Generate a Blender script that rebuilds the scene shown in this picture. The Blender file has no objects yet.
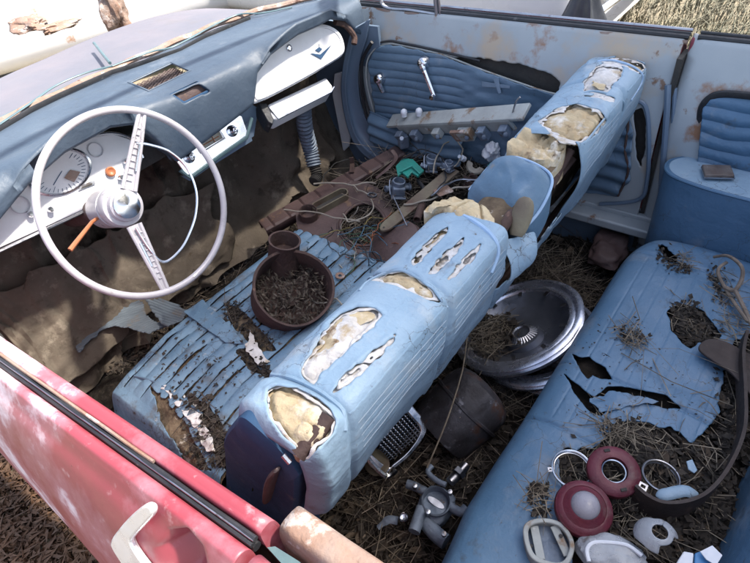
import bpy, math, random
import numpy as np
from mathutils import Vector, Matrix
from mathutils.bvhtree import BVHTree
random.seed(7); RNG = np.random.default_rng(7)
SC = bpy.context.scene
COL = SC.collection
# ------------------------------------------------------------------ camera
CAM = np.array([-.82, -.43, 1.5])
FPX = 556.627
MW = np.array([[0.60298276, -0.58596309, 0.54134929],
               [-0.78863741, -0.33554115, 0.51523118],
               [-0.12026149, -0.73760382, -0.66443794]])
cd = bpy.data.cameras.new('camera'); cam = bpy.data.objects.new('camera', cd); COL.objects.link(cam)
cd.sensor_width = 36; cd.lens = FPX/750*36; cd.clip_start = .02; cd.clip_end = 500
R3 = Matrix([[MW[i][0], -MW[i][1], -MW[i][2]] for i in range(3)])
cam.matrix_world = Matrix.Translation(Vector(CAM)) @ R3.to_4x4()
SC.camera = cam
# ------------------------------------------------------------------ light
SUN_DIR = Vector((.34, -.42, .84)).normalized()      # towards the sun
wd = bpy.data.worlds.new('World'); SC.world = wd; wd.use_nodes = True
nt = wd.node_tree; sky = nt.nodes.new('ShaderNodeTexSky'); sky.sky_type = 'NISHITA'; sky.sun_disc = False
sky.sun_elevation = math.asin(SUN_DIR.z); sky.sun_rotation = math.atan2(SUN_DIR.x, SUN_DIR.y)
sky.dust_density = 2.5; sky.air_density = 1.0
bg = nt.nodes['Background']; hs = nt.nodes.new('ShaderNodeHueSaturation'); hs.inputs['Saturation'].default_value = .74; nt.links.new(sky.outputs[0], hs.inputs['Color']); nt.links.new(hs.outputs[0], bg.inputs[0]); bg.inputs[1].default_value = .15
ld = bpy.data.lights.new('sun', 'SUN'); ld.energy = 4.8; ld.angle = math.radians(3.5); ld.color = (1, .93, .82)
lo = bpy.data.objects.new('sun', ld); COL.objects.link(lo)
lo.rotation_euler = SUN_DIR.to_track_quat('Z', 'Y').to_euler()
SC.view_settings.view_transform = 'Standard'; SC.view_settings.look = 'None'
SC.view_settings.exposure = 1.55; SC.view_settings.gamma = 1
SC.view_settings.use_curve_mapping = False

# ------------------------------------------------------------------ maths helpers
def W(px, py, **k):
    d = MW @ np.array([px-375, py-281.5, FPX]); (a, v), = k.items(); i = 'xyz'.index(a)
    return CAM + d*((v-CAM[i])/d[i])
def WP(px, py, o, n):
    d = MW @ np.array([px-375, py-281.5, FPX]); t = np.dot(np.array(o)-CAM, n)/np.dot(d, n)
    return CAM + d*t
def PX(P):
    q = (np.asarray(P)-CAM) @ MW
    return 375+FPX*q[..., 0]/q[..., 2], 281.5+FPX*q[..., 1]/q[..., 2]
TAB = RNG.random((64, 64, 64))
def nz(P, s=10, seed=0):
    P = np.asarray(P, float)*s + seed*7.31; i = np.floor(P).astype(int); f = P-i; f = f*f*(3-2*f)
    r = 0
    for a in (0, 1):
        for b in (0, 1):
            for c in (0, 1):
                w = (f[..., 0] if a else 1-f[..., 0])*(f[..., 1] if b else 1-f[..., 1])*(f[..., 2] if c else 1-f[..., 2])
                r = r + w*TAB[(i[..., 0]+a) % 64, (i[..., 1]+b) % 64, (i[..., 2]+c) % 64]
    return r*2-1
def fbm(P, s=10, seed=0, o=3):
    return sum(nz(P, s*2**k, seed+k)/2**k for k in range(o))
def sd(px, py, poly):
    """signed distance in photo pixels, negative inside"""
    p = np.stack([px, py], -1); d = np.full(px.shape, 1e9); ins = np.zeros(px.shape, bool); n = len(poly)
    for i in range(n):
        a = np.array(poly[i], float); b = np.array(poly[(i+1) % n], float); e = b-a; w = p-a
        t = np.clip((w@e)/(e@e+1e-9), 0, 1); q = w-t[..., None]*e; d = np.minimum(d, np.hypot(q[..., 0], q[..., 1]))
        c = ((a[1] > py) != (b[1] > py)) & (px < (b[0]-a[0])*(py-a[1])/((b[1]-a[1]) or 1e-9)+a[0]); ins ^= c
    return np.where(ins, -d, d)
def crom(pts, n, closed=False):
    P = np.array(pts, float); m = len(P)
    if closed: ts = np.linspace(0, m, n, endpoint=False)
    else: ts = np.linspace(0, m-1-1e-9, n)
    i = np.floor(ts).astype(int); f = (ts-i)[:, None]
    g = (lambda k: P[k % m]) if closed else (lambda k: P[np.clip(k, 0, m-1)])
    a, b, c, d = g(i-1), g(i), g(i+1), g(i+2)
    return .5*((2*b)+(c-a)*f+(2*a-5*b+4*c-d)*f*f+(3*b-a-3*c+d)*f**3)
def unit(v): v = np.array(v, float); return v/(np.linalg.norm(v)+1e-12)
def frame(n):
    n = unit(n); u = np.cross(n, [0, 0, 1]) if abs(n[2]) < .95 else np.cross(n, [0, 1, 0]); u = unit(u); return u, np.cross(n, u), n
# ------------------------------------------------------------------ mesh builder
WL = {}
class MB:
    def __init__(s): s.v = []; s.f = []
    def add(s, V, F):
        b = len(s.v); s.v += [tuple(map(float, p)) for p in V]; s.f += [tuple(b+i for i in f) for f in F]; return s
    def box(s, c, size, ax=None):
        A = np.array(ax) if ax is not None else np.eye(3)
        P = [np.array(c)+sum(A[k]*size[k]/2*sg[k] for k in range(3)) for sg in [(x, y, z) for x in (-1, 1) for y in (-1, 1) for z in (-1, 1)]]
        return s.add(P, [(0, 1, 3, 2), (4, 6, 7, 5), (0, 4, 5, 1), (2, 3, 7, 6), (0, 2, 6, 4), (1, 5, 7, 3)])
    def tube(s, pts, r, n=8, closed=False, caps=True, flat=1.0, up=None):
        P = np.array(pts, float); m = len(P); r = np.broadcast_to(np.array(r, float), (m,))
        T = (np.roll(P, -1, 0)-np.roll(P, 1, 0)) if closed else np.gradient(P, axis=0)
        u = None; V = []
        for i in range(m):
            t = unit(T[i])
            if up is not None: u = unit(np.cross(t, up))
            elif u is None: u = frame(t)[0]
            else: u = unit(u-t*np.dot(u, t))
            w = np.cross(t, u)
            for k in range(n):
                a = 2*math.pi*k/n; V.append(P[i]+r[i]*(math.cos(a)*u+math.sin(a)*w*flat))
        F = []
        for i in range(m if closed else m-1):
            j = (i+1) % m
            for k in range(n): F.append((i*n+k, i*n+(k+1) % n, j*n+(k+1) % n, j*n+k))
        if not closed and caps: F += [tuple(range(n))[::-1], tuple((m-1)*n+k for k in range(n))]
        return s.add(V, F)
    def lathe(s, o, n, prof, seg=48, a0=0, a1=2*math.pi, jit=0, sq=(1, 1)):
        """prof: (radius, height along n)"""
        u, w, n = frame(n); full = a1-a0 > 6.28; k = seg if full else seg+1; V = []
        for (r, h) in prof:
            for i in range(k):
                a = a0+(a1-a0)*i/seg; V.append(np.array(o)+n*h+r*(math.cos(a)*u*sq[0]+math.sin(a)*w*sq[1]))
        F = []
        for j in range(len(prof)-1):
            for i in range(seg):
                F.append((j*k+i, j*k+(i+1) % k, (j+1)*k+(i+1) % k, (j+1)*k+i))
        V = np.array(V)
        if jit: V = V+jit*np.stack([fbm(V, 9, q) for q in (1, 2, 3)], -1)
        return s.add(V, F)
    def prism(s, poly, vec, bevel=0):
        P = [np.array(p, float) for p in poly]; n = len(P); v = np.array(vec, float)
        c = sum(P)/n
        return s.add(P+[p+v for p in P], [tuple(range(n))[::-1], tuple(range(n, 2*n))]+[(i, (i+1) % n, n+(i+1) % n, n+i) for i in range(n)])
    def ring(s, a, b, vec):
        """thick closed strip between outlines a and b (same length), extruded along vec"""
        n = len(a); v = np.array(vec, float); V = list(a)+list(b)+[p+v for p in a]+[p+v for p in b]; F = []
        for i in range(n):
            j = (i+1) % n; F += [(i, j, n+j, n+i), (2*n+j, 2*n+i, 3*n+i, 3*n+j), (i, 2*n+i, 2*n+j, j), (n+j, 3*n+j, 3*n+i, n+i)]
        return s.add(V, F)
def link(o, parent=None, label=None, cat=None, group=None, kind=None):
    COL.objects.link(o)
    if parent: o.parent = parent
    for k, v in (('label', label), ('category', cat), ('group', group), ('kind', kind)):
        if v: o[k] = v
    return o
def empty(name, loc, label, cat, group=None):
    o = bpy.data.objects.new(name, None); o.location = loc; o.empty_display_size = .1
    link(o, None, label, cat, group); WL[o.name] = np.array(loc, float); return o
def obj(name, mb, mat, parent=None, smooth=40, bevel=0, solid=0, sub=0, **k):
    V = np.array(mb.v, float)
    org = WL[parent.name] if parent else np.array([V[:, 0].mean(), V[:, 1].mean(), V[:, 2].min()])
    me = bpy.data.meshes.new(name); me.from_pydata((V-org).tolist(), [], mb.f); me.validate(); me.update()
    if smooth:
        me.polygons.foreach_set('use_smooth', [True]*len(me.polygons))
        try: me.set_sharp_from_angle(angle=math.radians(smooth))
        except Exception: pass
    me.materials.append(mat)
    o = bpy.data.objects.new(name, me)
    if not parent: o.location = org
    WL_name = o.name
    link(o, parent, **k); WL[o.name] = org
    if solid:
        m = o.modifiers.new('solid', 'SOLIDIFY'); m.thickness = solid; m.offset = -1
    if bevel:
        m = o.modifiers.new('bevel', 'BEVEL'); m.width = bevel; m.segments = 3; m.limit_method = 'ANGLE'; m.angle_limit = math.radians(35)
        m.harden_normals = False
    if sub:
        m = o.modifiers.new('sub', 'SUBSURF'); m.levels = sub; m.render_levels = sub
    return o
def grid(fn, nu, nv, keep=None):
    """fn(U,V)->(...,3); keep(P,px,py,U,V)->bool mask on faces"""
    u, v = np.meshgrid(np.linspace(0, 1, nu+1), np.linspace(0, 1, nv+1), indexing='ij'); P = fn(u, v)
    idx = np.arange((nu+1)*(nv+1)).reshape(nu+1, nv+1)
    F = np.stack([idx[:-1, :-1], idx[1:, :-1], idx[1:, 1:], idx[:-1, 1:]], -1)
    if keep is not None:
        c = (P[:-1, :-1]+P[1:, :-1]+P[1:, 1:]+P[:-1, 1:])/4; uc = (u[:-1, :-1]+u[1:, 1:])/2; vc = (v[:-1, :-1]+v[1:, 1:])/2
        x, y = PX(c); F = F[keep(c, x, y, uc, vc)]
    F = F.reshape(-1, 4); P = P.reshape(-1, 3); used = np.unique(F); mp = np.full(len(P), -1); mp[used] = np.arange(len(used))
    P = P[used]; F = mp[F]
    if keep is not None and len(F):
        E_ = np.concatenate([F[:, [0, 1]], F[:, [1, 2]], F[:, [2, 3]], F[:, [3, 0]]]); E_.sort(1); q, cnt = np.unique(E_, axis=0, return_counts=True); q = q[cnt == 1]
        for _ in range(5):
            S = np.zeros_like(P); c = np.zeros(len(P))
            for a, b_ in ((0, 1), (1, 0)): np.add.at(S, q[:, a], P[q[:, b_]]); np.add.at(c, q[:, a], 1)
            m = c == 2; P[m] = P[m]*.45+.55*S[m]/2
    b = MB(); b.v = [tuple(p) for p in P.tolist()]; b.f = [tuple(f) for f in F.tolist()]; return b
def bvh(*obs):
    V = []; F = []
    for o in obs:
        b = len(V); og = WL[o.name]; V += [Vector(np.array(v.co)+og) for v in o.data.vertices]; F += [[b+i for i in p.vertices] for p in o.data.polygons]
    return BVHTree.FromPolygons(V, F)
def hit(t, px, py, lift=0):
    d = unit(MW @ np.array([px-375, py-281.5, FPX])); r = t.ray_cast(Vector(CAM), Vector(d))
    if r[0] is None: return None, None
    n = np.array(r[1]); n = n if np.dot(n, d) < 0 else -n
    return np.array(r[0])+n*lift, n
def hitz(t, x, y, z=2.):
    r = t.ray_cast(Vector((x, y, z)), Vector((0, 0, -1))); return None if r[0] is None else r[0].z
# ------------------------------------------------------------------ materials
def mat(name, c1, c2=None, s=8, rough=.55, metal=0, spots=(), bump=.15, bs=60, spec=.5, sharp=.5, coat=0, trans=0, cracks=None):
    m = bpy.data.materials.new(name); m.use_nodes = True; N = m.node_tree.nodes; L = m.node_tree.links; p = N['Principled BSDF']
    tc = N.new('ShaderNodeTexCoord'); c2 = c2 or tuple(x*.8 for x in c1)
    def noise(sc, det=6, ro=.6):
        n = N.new('ShaderNodeTexNoise'); n.inputs['Scale'].default_value = sc; n.inputs['Detail'].default_value = det; n.inputs['Roughness'].default_value = ro
        L.new(tc.outputs['Object'], n.inputs['Vector']); return n
    def ramp(src, a, b):
        r = N.new('ShaderNodeMapRange'); r.inputs[1].default_value = a; r.inputs[2].default_value = b; L.new(src, r.inputs[0]); return r.outputs[0]
    def mix(f, a, b):
        x = N.new('ShaderNodeMix'); x.data_type = 'RGBA'; L.new(f, x.inputs[0])
        for v, i in ((a, 6), (b, 7)):
            if isinstance(v, tuple): x.inputs[i].default_value = (*v, 1)
            else: L.new(v, x.inputs[i])
        return x.outputs[2]
    col = mix(ramp(noise(s).outputs[0], .5-sharp*.3, .5+sharp*.3), c1, c2)
    rr = None
    for (c, th, sc, *w) in spots:
        wd_ = w[0] if w else .04
        n = noise(sc, 8, .65); f = ramp(n.outputs[0], th, th+wd_); col = mix(f, col, c)
    if cracks:
        v = N.new('ShaderNodeTexVoronoi'); v.feature = 'DISTANCE_TO_EDGE'; v.inputs['Scale'].default_value = cracks[0]
        wv_ = N.new('ShaderNodeVectorMath'); wv_.operation = 'ADD'; nn_ = noise(cracks[0]*1.3, 4); sc_ = N.new('ShaderNodeVectorMath'); sc_.operation = 'SCALE'; sc_.inputs['Scale'].default_value = .9/cracks[0]
        L.new(nn_.outputs['Color'], sc_.inputs[0]); L.new(tc.outputs['Object'], wv_.inputs[0]); L.new(sc_.outputs[0], wv_.inputs[1]); L.new(wv_.outputs[0], v.inputs['Vector'])
        e_ = ramp(v.outputs['Distance'], cracks[1], 0); mk = ramp(noise(cracks[0]*.22, 3).outputs[0], .50, .60)
        mu = N.new('ShaderNodeMath'); mu.operation = 'MULTIPLY'; L.new(e_, mu.inputs[0]); L.new(mk, mu.inputs[1]); col = mix(mu.outputs[0], col, (.05, .05, .05))
    L.new(col, p.inputs['Base Color'])
    n = noise(s*2.3, 5); rg = N.new('ShaderNodeMapRange'); rg.inputs[3].default_value = max(0, rough-.12); rg.inputs[4].default_value = min(1, rough+.12)
    rg.inputs[1].default_value = .3; rg.inputs[2].default_value = .7
    L.new(n.outputs[0], rg.inputs[0]); L.new(rg.outputs[0], p.inputs['Roughness'])
    p.inputs['Metallic'].default_value = metal; p.inputs['Specular IOR Level'].default_value = spec; p.inputs['Coat Weight'].default_value = coat
    p.inputs['Transmission Weight'].default_value = trans
    if bump:
        b = N.new('ShaderNodeBump'); b.inputs['Strength'].default_value = bump; b.inputs['Distance'].default_value = .004
        n = noise(bs, 8, .7); L.new(n.outputs[0], b.inputs['Height']); b2 = N.new('ShaderNodeBump'); b2.inputs['Strength'].default_value = min(1, bump*1.6); b2.inputs['Distance'].default_value = .012; n2 = noise(bs/7, 4, .55); L.new(n2.outputs[0], b2.inputs['Height']); L.new(b.outputs[0], b2.inputs['Normal']); L.new(b2.outputs[0], p.inputs['Normal'])
    return m
DIRT = (.055, .042, .032)
M = dict(
 vinyl=mat('pale_blue_vinyl', (.265, .365, .46), (.20, .30, .40), 6, .5, cracks=(28, .022), spots=[((.36, .39, .41), .56, 8, .2), ((.17, .18, .19), .60, 14, .16), ((.10, .09, .08), .655, 50, .06)], bump=.25, bs=160),
 vinyl_rear=mat('shaded_blue_vinyl', (.095, .18, .29), (.065, .14, .235), 5, .46, cracks=(16, .012), spots=[((.20, .23, .27), .55, 7, .2), ((.06, .065, .07), .60, 16, .14), ((.05, .045, .04), .66, 48, .06)], bump=.22, bs=140),  # front seat vinyl darkened, the rear's shade put into its base colour
 vinyl_cush=mat('faded_blue_vinyl', (.155, .25, .345), (.10, .18, .265), 9, .6, cracks=(46, .05), spots=[((.09, .08, .07), .53, 14, .16), ((.34, .34, .33), .62, 30, .1), ((.05, .04, .035), .62, 45, .06)], bump=.3, bs=110),
 vinyl_door=mat('dark_blue_vinyl', (.115, .18, .255), (.085, .14, .205), 7, .42, cracks=(18, .014), spots=[((.18, .22, .27), .6, 10, .15)], bump=.15, bs=140),
 vinyl_navy=mat('navy_vinyl', (.03, .075, .15), (.022, .055, .115), 7, .6, spots=[((.14, .15, .17), .62, 14, .1)], bump=.15, bs=160, spec=.25),
 piping=mat('pale_piping', (.34, .47, .64), (.26, .38, .55), 20, .4, bump=.1),
 foam=mat('yellow_foam', (.58, .48, .32), (.44, .33, .20), 14, .95, spots=[((.68, .63, .56), .54, 12, .1), ((.17, .11, .07), .585, 20, .10), ((.05, .035, .025), .66, 40, .05)], bump=1.0, bs=80, spec=.1),
 batting=mat('white_batting', (.72, .70, .69), (.56, .52, .48), 22, .95, spots=[((.45, .35, .23), .55, 16, .1), ((.18, .14, .11), .63, 34, .06)], bump=1.0, bs=90, spec=.1),
 burlap=mat('rotted_backing', (.20, .15, .10), (.08, .06, .045), 22, .95, spots=[((.36, .32, .27), .60, 25)], bump=1.0, bs=110, spec=.1),
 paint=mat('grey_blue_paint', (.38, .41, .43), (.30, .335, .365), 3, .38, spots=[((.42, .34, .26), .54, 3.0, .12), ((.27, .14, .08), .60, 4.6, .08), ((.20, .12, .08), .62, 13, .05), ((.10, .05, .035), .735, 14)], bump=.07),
 paint_dk=mat('dark_blue_paint', (.14, .19, .26), (.11, .155, .22), 5, .4, spots=[((.16, .12, .10), .66, 9, .08)], bump=.08),  # darker blue paint for cowl, pillars, jambs and side walls
 dash=mat('dash_blue', (.064, .088, .122), (.045, .066, .098), 5, .52, cracks=(7, .006), spots=[((.15, .17, .20), .57, 6, .18), ((.035, .04, .05), .68, 20, .03)], bump=.2, bs=110),
 hood=mat('dusty_mauve_paint', (.16, .145, .165), (.12, .12, .145), 3, .55, spots=[((.13, .115, .115), .58, 5, .2)], bump=.08),
 red=mat('faded_red_paint', (.27, .045, .062), (.215, .035, .05), 3, .42, spots=[((.42, .19, .23), .45, 3.6, .16), ((.66, .54, .60), .535, 3.6, .07), ((.40, .20, .22), .60, 30, .1), ((.13, .03, .03), .70, 18), ((.10, .03, .03), .68, 60)], bump=.08),
 redlens=mat('red_lens_plastic', (.13, .016, .032), (.085, .012, .022), 14, .45, spots=[((.14, .09, .085), .58, 16, .14)], bump=.3, bs=90),
 rust=mat('rust', (.075, .042, .034), (.048, .028, .025), 12, .8, spots=[((.16, .09, .065), .6, 30, .1)], bump=.6, bs=90),
 rust_mauve=mat('rusty_primer', (.105, .066, .062), (.07, .044, .042), 8, .6, spots=[((.17, .10, .06), .6, 16, .08)], bump=.35, bs=80),
 rust_tan=mat('rusted_cream_paint', (.22, .125, .085), (.24, .185, .16), 16, .75, spots=[((.40, .33, .30), .56, 22, .06), ((.10, .05, .035), .62, 26, .06)], bump=.6, bs=100),
 chrome=mat('chrome', (.70, .71, .74), (.6, .6, .63), 12, .2, 1, spots=[((.25, .2, .17), .68, 30)], bump=.05),
 chrome_dull=mat('dull_chrome', (.42, .43, .46), (.3, .3, .33), 14, .35, 1, spots=[((.16, .12, .10), .6, 22, .1)], bump=.15),
 alloy=mat('weathered_alloy', (.20, .245, .31), (.11, .135, .18), 20, .6, .35, spots=[((.12, .09, .07), .62, 26)], bump=.5, bs=80),
 white_metal=mat('chalky_white_metal', (.66, .66, .68), (.55, .54, .56), 7, .45, spots=[((.40, .33, .28), .68, 16, .06)], bump=.15),
 cream_metal=mat('chalky_cream_metal', (.36, .38, .37), (.26, .27, .26), 12, .6, spots=[((.20, .13, .08), .55, 16, .08), ((.5, .5, .5), .64, 30, .05)], bump=.3),
 wheel=mat('lavender_grey_plastic', (.42, .40, .43), (.33, .31, .33), 9, .36, cracks=(9, .004), spots=[((.20, .17, .15), .62, 26, .1)], bump=.06, coat=.3),
 black=mat('black_rubber', (.012, .013, .016), (.022, .022, .026), 14, .45, spots=[((.07, .07, .07), .66, 40)], bump=.4),
 dark=mat('near_black', (.03, .028, .028), (.05, .045, .04), 14, .8, bump=.6),  # near-black tone for hollows, slots, small parts and the floor pan
 dirt=mat('dark_humus', (.026, .021, .017), (.011, .0095, .008), 18, .95, spots=[((.06, .045, .034), .6, 60, .06)], bump=1.0, bs=120, spec=.1),
 leaf=mat('dead_leaf_bits', (.040, .030, .022), (.014, .011, .009), 60, .85, spots=[((.17, .13, .095), .64, 50, .05)], bump=.2),
 straw=mat('straw', (.27, .225, .165), (.12, .095, .07), 30, .75, bump=.1),
 straw_dim=mat('brown_straw', (.095, .075, .056), (.045, .035, .028), 30, .8, bump=.1),
 twig=mat('grey_twig', (.24, .19, .15), (.13, .10, .08), 30, .8, bump=.4, bs=150),
 carpet=mat('rotted_brown_felt', (.135, .112, .09), (.08, .066, .053), 6, .95, spots=[((.21, .18, .145), .57, 14, .12), ((.035, .028, .023), .57, 9, .12), ((.08, .06, .045), .6, 50, .1)], bump=1, bs=45, spec=.1),
 rag=mat('ochre_rag', (.30, .17, .085), (.20, .11, .055), 9, .9, bump=.6, bs=50),
 rubber=mat('grey_ribbed_mat', (.10, .125, .15), (.07, .085, .105), 10, .7, spots=[((.10, .08, .065), .58, 16, .1)], bump=.3),
 ground=mat('tan_soil', (.24, .20, .145), (.16, .14, .095), 1.2, .95, spots=[((.10, .12, .06), .58, 1.5, .1), ((.33, .29, .22), .62, 6, .1)], bump=1, bs=25),  # tan soil mottled with olive and paler patches
 grass=mat('dry_grass', (.20, .175, .13), (.105, .11, .075), 2.5, .85, bump=0),
 leaves_br=mat('brown_leaves', (.16, .085, .045), (.08, .045, .028), 12, .85, bump=.4),
 whitecar=mat('white_car_paint', (.78, .78, .78), (.70, .70, .72), 2, .3, spots=[((.42, .20, .09), .665, 2.6, .05)], bump=.03),
 teal=mat('teal_plastic', (.02, .25, .20), (.03, .18, .15), 20, .35, bump=.1),
 glass=mat('clear_plastic', (.55, .58, .62), (.4, .42, .46), 20, .25, spots=[((.20, .17, .14), .6, 20, .1)], bump=.3, trans=.4),
 greylens=mat('grey_lens', (.30, .29, .33), (.24, .23, .27), 20, .35, bump=.2),
 tealtrim=mat('teal_trim', (.085, .14, .155), (.06, .10, .115), 14, .4),
 bar=mat('tarnished_green_brass', (.17, .15, .10), (.12, .09, .065), 10, .65, spots=[((.10, .06, .045), .58, 12, .1)], bump=.4),
 cream=mat('cream_sheath', (.34, .31, .26), (.22, .195, .16), 30, .5, bump=.1),
 wire_b=mat('blue_wire', (.06, .13, .19), None, 30, .5), wire_o=mat('orange_wire', (.25, .08, .035), None, 30, .5), wire_k=mat('black_wire', (.03, .03, .03), None, 30, .5),
 wire_g=mat('green_wire', (.06, .12, .07), None, 30, .5), wire_y=mat('yellow_wire', (.22, .17, .06), None, 30, .5),
 tarp=mat('black_tarp', (.03, .033, .042), (.05, .052, .06), 9, .45, bump=.4, bs=30),
 dial=mat('radio_dial', (.05, .045, .04), (.12, .10, .07), 20, .2, bump=0),
 amber=mat('amber_plastic', (.35, .12, .05), None, 12, .4, bump=.05),
 wallet=mat('worn_brown_leather', (.09, .065, .055), (.14, .12, .11), 30, .5, spots=[((.30, .28, .28), .62, 30, .06)], bump=.5),
 white=mat('white_plastic', (.72, .74, .78), (.60, .63, .70), 14, .5, bump=.2),
 bluepl=mat('bright_blue_card', (.08, .25, .50), None, 14, .5, bump=.1),
 bark=mat('bark', (.10, .075, .055), None, 8, .9, bump=.8, bs=20), foliage=mat('foliage', (.05, .085, .03), (.08, .11, .04), 3, .7, bump=0),
)
M['darksteel'] = mat('dark_steel', (.26, .28, .33), (.17, .18, .22), 9, .36, .75, spots=[((.10, .08, .07), .62, 20, .1)], bump=.15)
M['darkrust'] = mat('dark_rust', (.045, .030, .026), (.03, .022, .02), 12, .7, spots=[((.09, .055, .04), .6, 22, .08)], bump=.5)
M['palechrome'] = mat('glare_white_chrome', (.86, .86, .88), (.8, .8, .82), 12, .3, .5, bump=.04)  # near-white base puts the door handle's sun glare into the colour
M['rimchrome'] = mat('hazed_chrome', (.62, .64, .72), (.44, .46, .54), 14, .26, .85, spots=[((.3, .28, .28), .70, 26, .1)], bump=.08)
M['stripe'] = mat('pale_stripe', (.50, .55, .62), None, 20, .4, bump=0)
M['leafbig'] = mat('curled_leaf', (.10, .07, .045), (.045, .032, .023), 25, .8, spots=[((.26, .21, .15), .6, 30, .1)], bump=.4)
M['vinyl_pad'] = mat('mid_blue_pad', (.10, .175, .26), (.075, .14, .215), 9, .45, spots=[((.17, .17, .17), .62, 20, .1)], bump=.3, bs=90)  # the folded pad's own darker blue
M['tapemark'] = mat('faded_tape_mark', (.20, .26, .34), (.15, .21, .28), 20, .6, bump=.2)
car = empty('wrecked_convertible', (0, 0, 0), 'abandoned open convertible with faded red door, torn blue seats and junk filled cabin', 'car')
# ================================================================== SETTING
b = grid(lambda U, V: np.stack([(U-.5)*160+20, (V-.5)*160+20, .05*fbm(np.stack([U*160, V*160, U*0], -1), .35, 3)-.03], -1), 260, 260)
obj('ground', b, M['ground'], kind='structure')

# ================================================================== BODY
def px_poly(pts, **k): return [W(*p, **k) for p in pts]
def skin(name, prof, y0, y1, mt, n=60, ny=90, disp=None, parent=car, keep=None, solid=.003, **k):
    P = crom(prof, n*3)
    def fn(U, V):
        i = np.clip(V*(len(P)-1), 0, len(P)-1); a = np.floor(i).astype(int); f = i-a; c = np.minimum(a+1, len(P)-1)
        x = P[a, 0]*(1-f)+P[c, 0]*f; z = P[a, 1]*(1-f)+P[c, 1]*f; y = y0+(y1-y0)*U
        if disp: x, y, z = disp(x, y, z)
        return np.stack([x, y, z], -1)
    return obj(name, grid(fn, ny, n*3-1, keep), mt, parent, solid=solid, **k)
INN = [(-.70, .40), (-.712, .70), (-.710, .88), (-.7105, .915), (-.716, .929), (-.726, .931), (-.733, .926), (-.734, .90)]
OUT = [(-.7475, .895), (-.7485, .92), (-.755, .931), (-.766, .932), (-.773, .924), (-.783, .908), (-.800, .885), (-.822, .84), (-.845, .77), (-.860, .69), (-.868, .61), (-.868, .5), (-.858, .36), (-.838, .22)]
def shift(x, y, z):
    w = np.clip((x+.868)/.12, 0, 1)
    return x-(y+.1)*.07*w+.0015*nz(np.stack([x, y, z], -1), 6), y, z
DISH = [(152, 548), (168, 527), (188, 525), (205, 545), (212, 575), (190, 610), (160, 600)]
def shift_out(x, y, z):
    x, y, z = shift(x, y, z); px, py = PX(np.stack([x, y, z], -1)); d = sd(px, py, DISH)
    k = np.clip(-d/24, 0, 1); return x+.034*k*k*(3-2*k), y, z
door = skin('driver_door', OUT, -.122, 1.0, M['red'], 70, 300, shift_out, label='faded red outer skin of the near door')
di = skin('inner_lip', INN, -.122, 1.0, M['red'], 30, 60, shift, parent=car); di.parent = door; WL[di.name] = WL[door.name]
def dpt(x, y, z): return np.array(shift(np.array(x), np.array(y), np.array(z)), float)
ys = np.linspace(-.12, 1.0, 60)
obj('window_seal', MB().tube([dpt(-.7385, y, .924+.0015*math.sin(y*37)) for y in ys], .0036, 8).tube([dpt(-.7445, y, .922) for y in ys], .0032, 8)
    .tube([dpt(-.741, y, .912) for y in ys], .006, 8), M['black'], door)
obj('seal_bead', MB().tube([dpt(-.7412, y, .9265) for y in ys], .0012, 6), M['chrome_dull'], door)
obj('trim_strip', MB().tube([dpt(-.7345, y, .929+.001*math.sin(y*50)) for y in np.linspace(.05, 1, 60)], .0022, 6), M['rust_tan'], door)
bd = bvh(door)
hp = []
for p in [(150, 505), (146, 511), (134, 523), (121, 536), (118, 545), (126, 557), (140, 574), (154, 590)]:
    q, n = hit(bd, *p, lift=.0); hp.append((q if q is not None else hp[-1][0], n if q is not None else hp[-1][1]))
oN = unit((-.93, 0, .36)); base = [h[0] for h in hp]
o0 = base[2]+oN*.012; HO = [(141, 507), (147, 506), (151, 511), (150, 518), (141, 528), (131, 539), (130, 545), (138, 558), (152, 576), (166, 594), (156, 606), (138, 590), (122, 566), (112, 550), (110, 542), (116, 532), (128, 518)]
hO = crom([WP(*p, o0, oN) for p in HO], 60, True); cO = hO.mean(0)
obj('door_handle', MB().prism(list(hO), -oN*.009), M['palechrome'], door, label='thick pale chrome pull handle', bevel=.005)
# rear quarter behind the near door
def shq(x, y, z): return x+.02*np.clip((-.13-y)/.5, 0, 1)+.001*nz(np.stack([x, y, z], -1), 30), y, z
QP = [(-.676, .45), (-.680, .80), (-.681, .90), (-.684, .925), (-.692, .932), (-.708, .933), (-.716, .926), (-.720, .905), (-.7205, .86)]
q = skin('quarter_panel', OUT, -1.6, -.135, M['red'], 50, 60, lambda x, y, z: (x+.004*np.clip((x+.868)/.1, 0, 1), y, z), label='red rear quarter panel behind the near door')
q2 = skin('rusted_top_rail', QP, -1.5, -.135, M['rust_tan'], 40, 80, shq, parent=car); q2.parent = q
obj('door_jamb', MB().box((-.70, -.150, .60), (.05, .02, .55)).box((-.735, -.15, .6), (.028, .02, .52)), M['black'], q)
obj('jamb_scrap', MB().prism(px_poly([(268, 549), (276, 548), (300, 563), (318, 580), (296, 580)], z=.90), (0, 0, .004)), M['tealtrim'], q)
def endcap(pr, y, shf, mt, par, nm):
    P = np.array([shf(np.array(a), np.array(y), np.array(b)) for a, b in crom(pr, 40)], float); obj(nm, MB().add(P, [tuple(range(40))]), mt, par)
endcap(QP, -.1352, shq, M['rust_tan'], q, 'rail_end'); endcap(INN, -.1222, shift, M['red'], door, 'lip_end'); endcap(OUT, -.1222, shift, M['red'], door, 'door_end')
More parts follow.
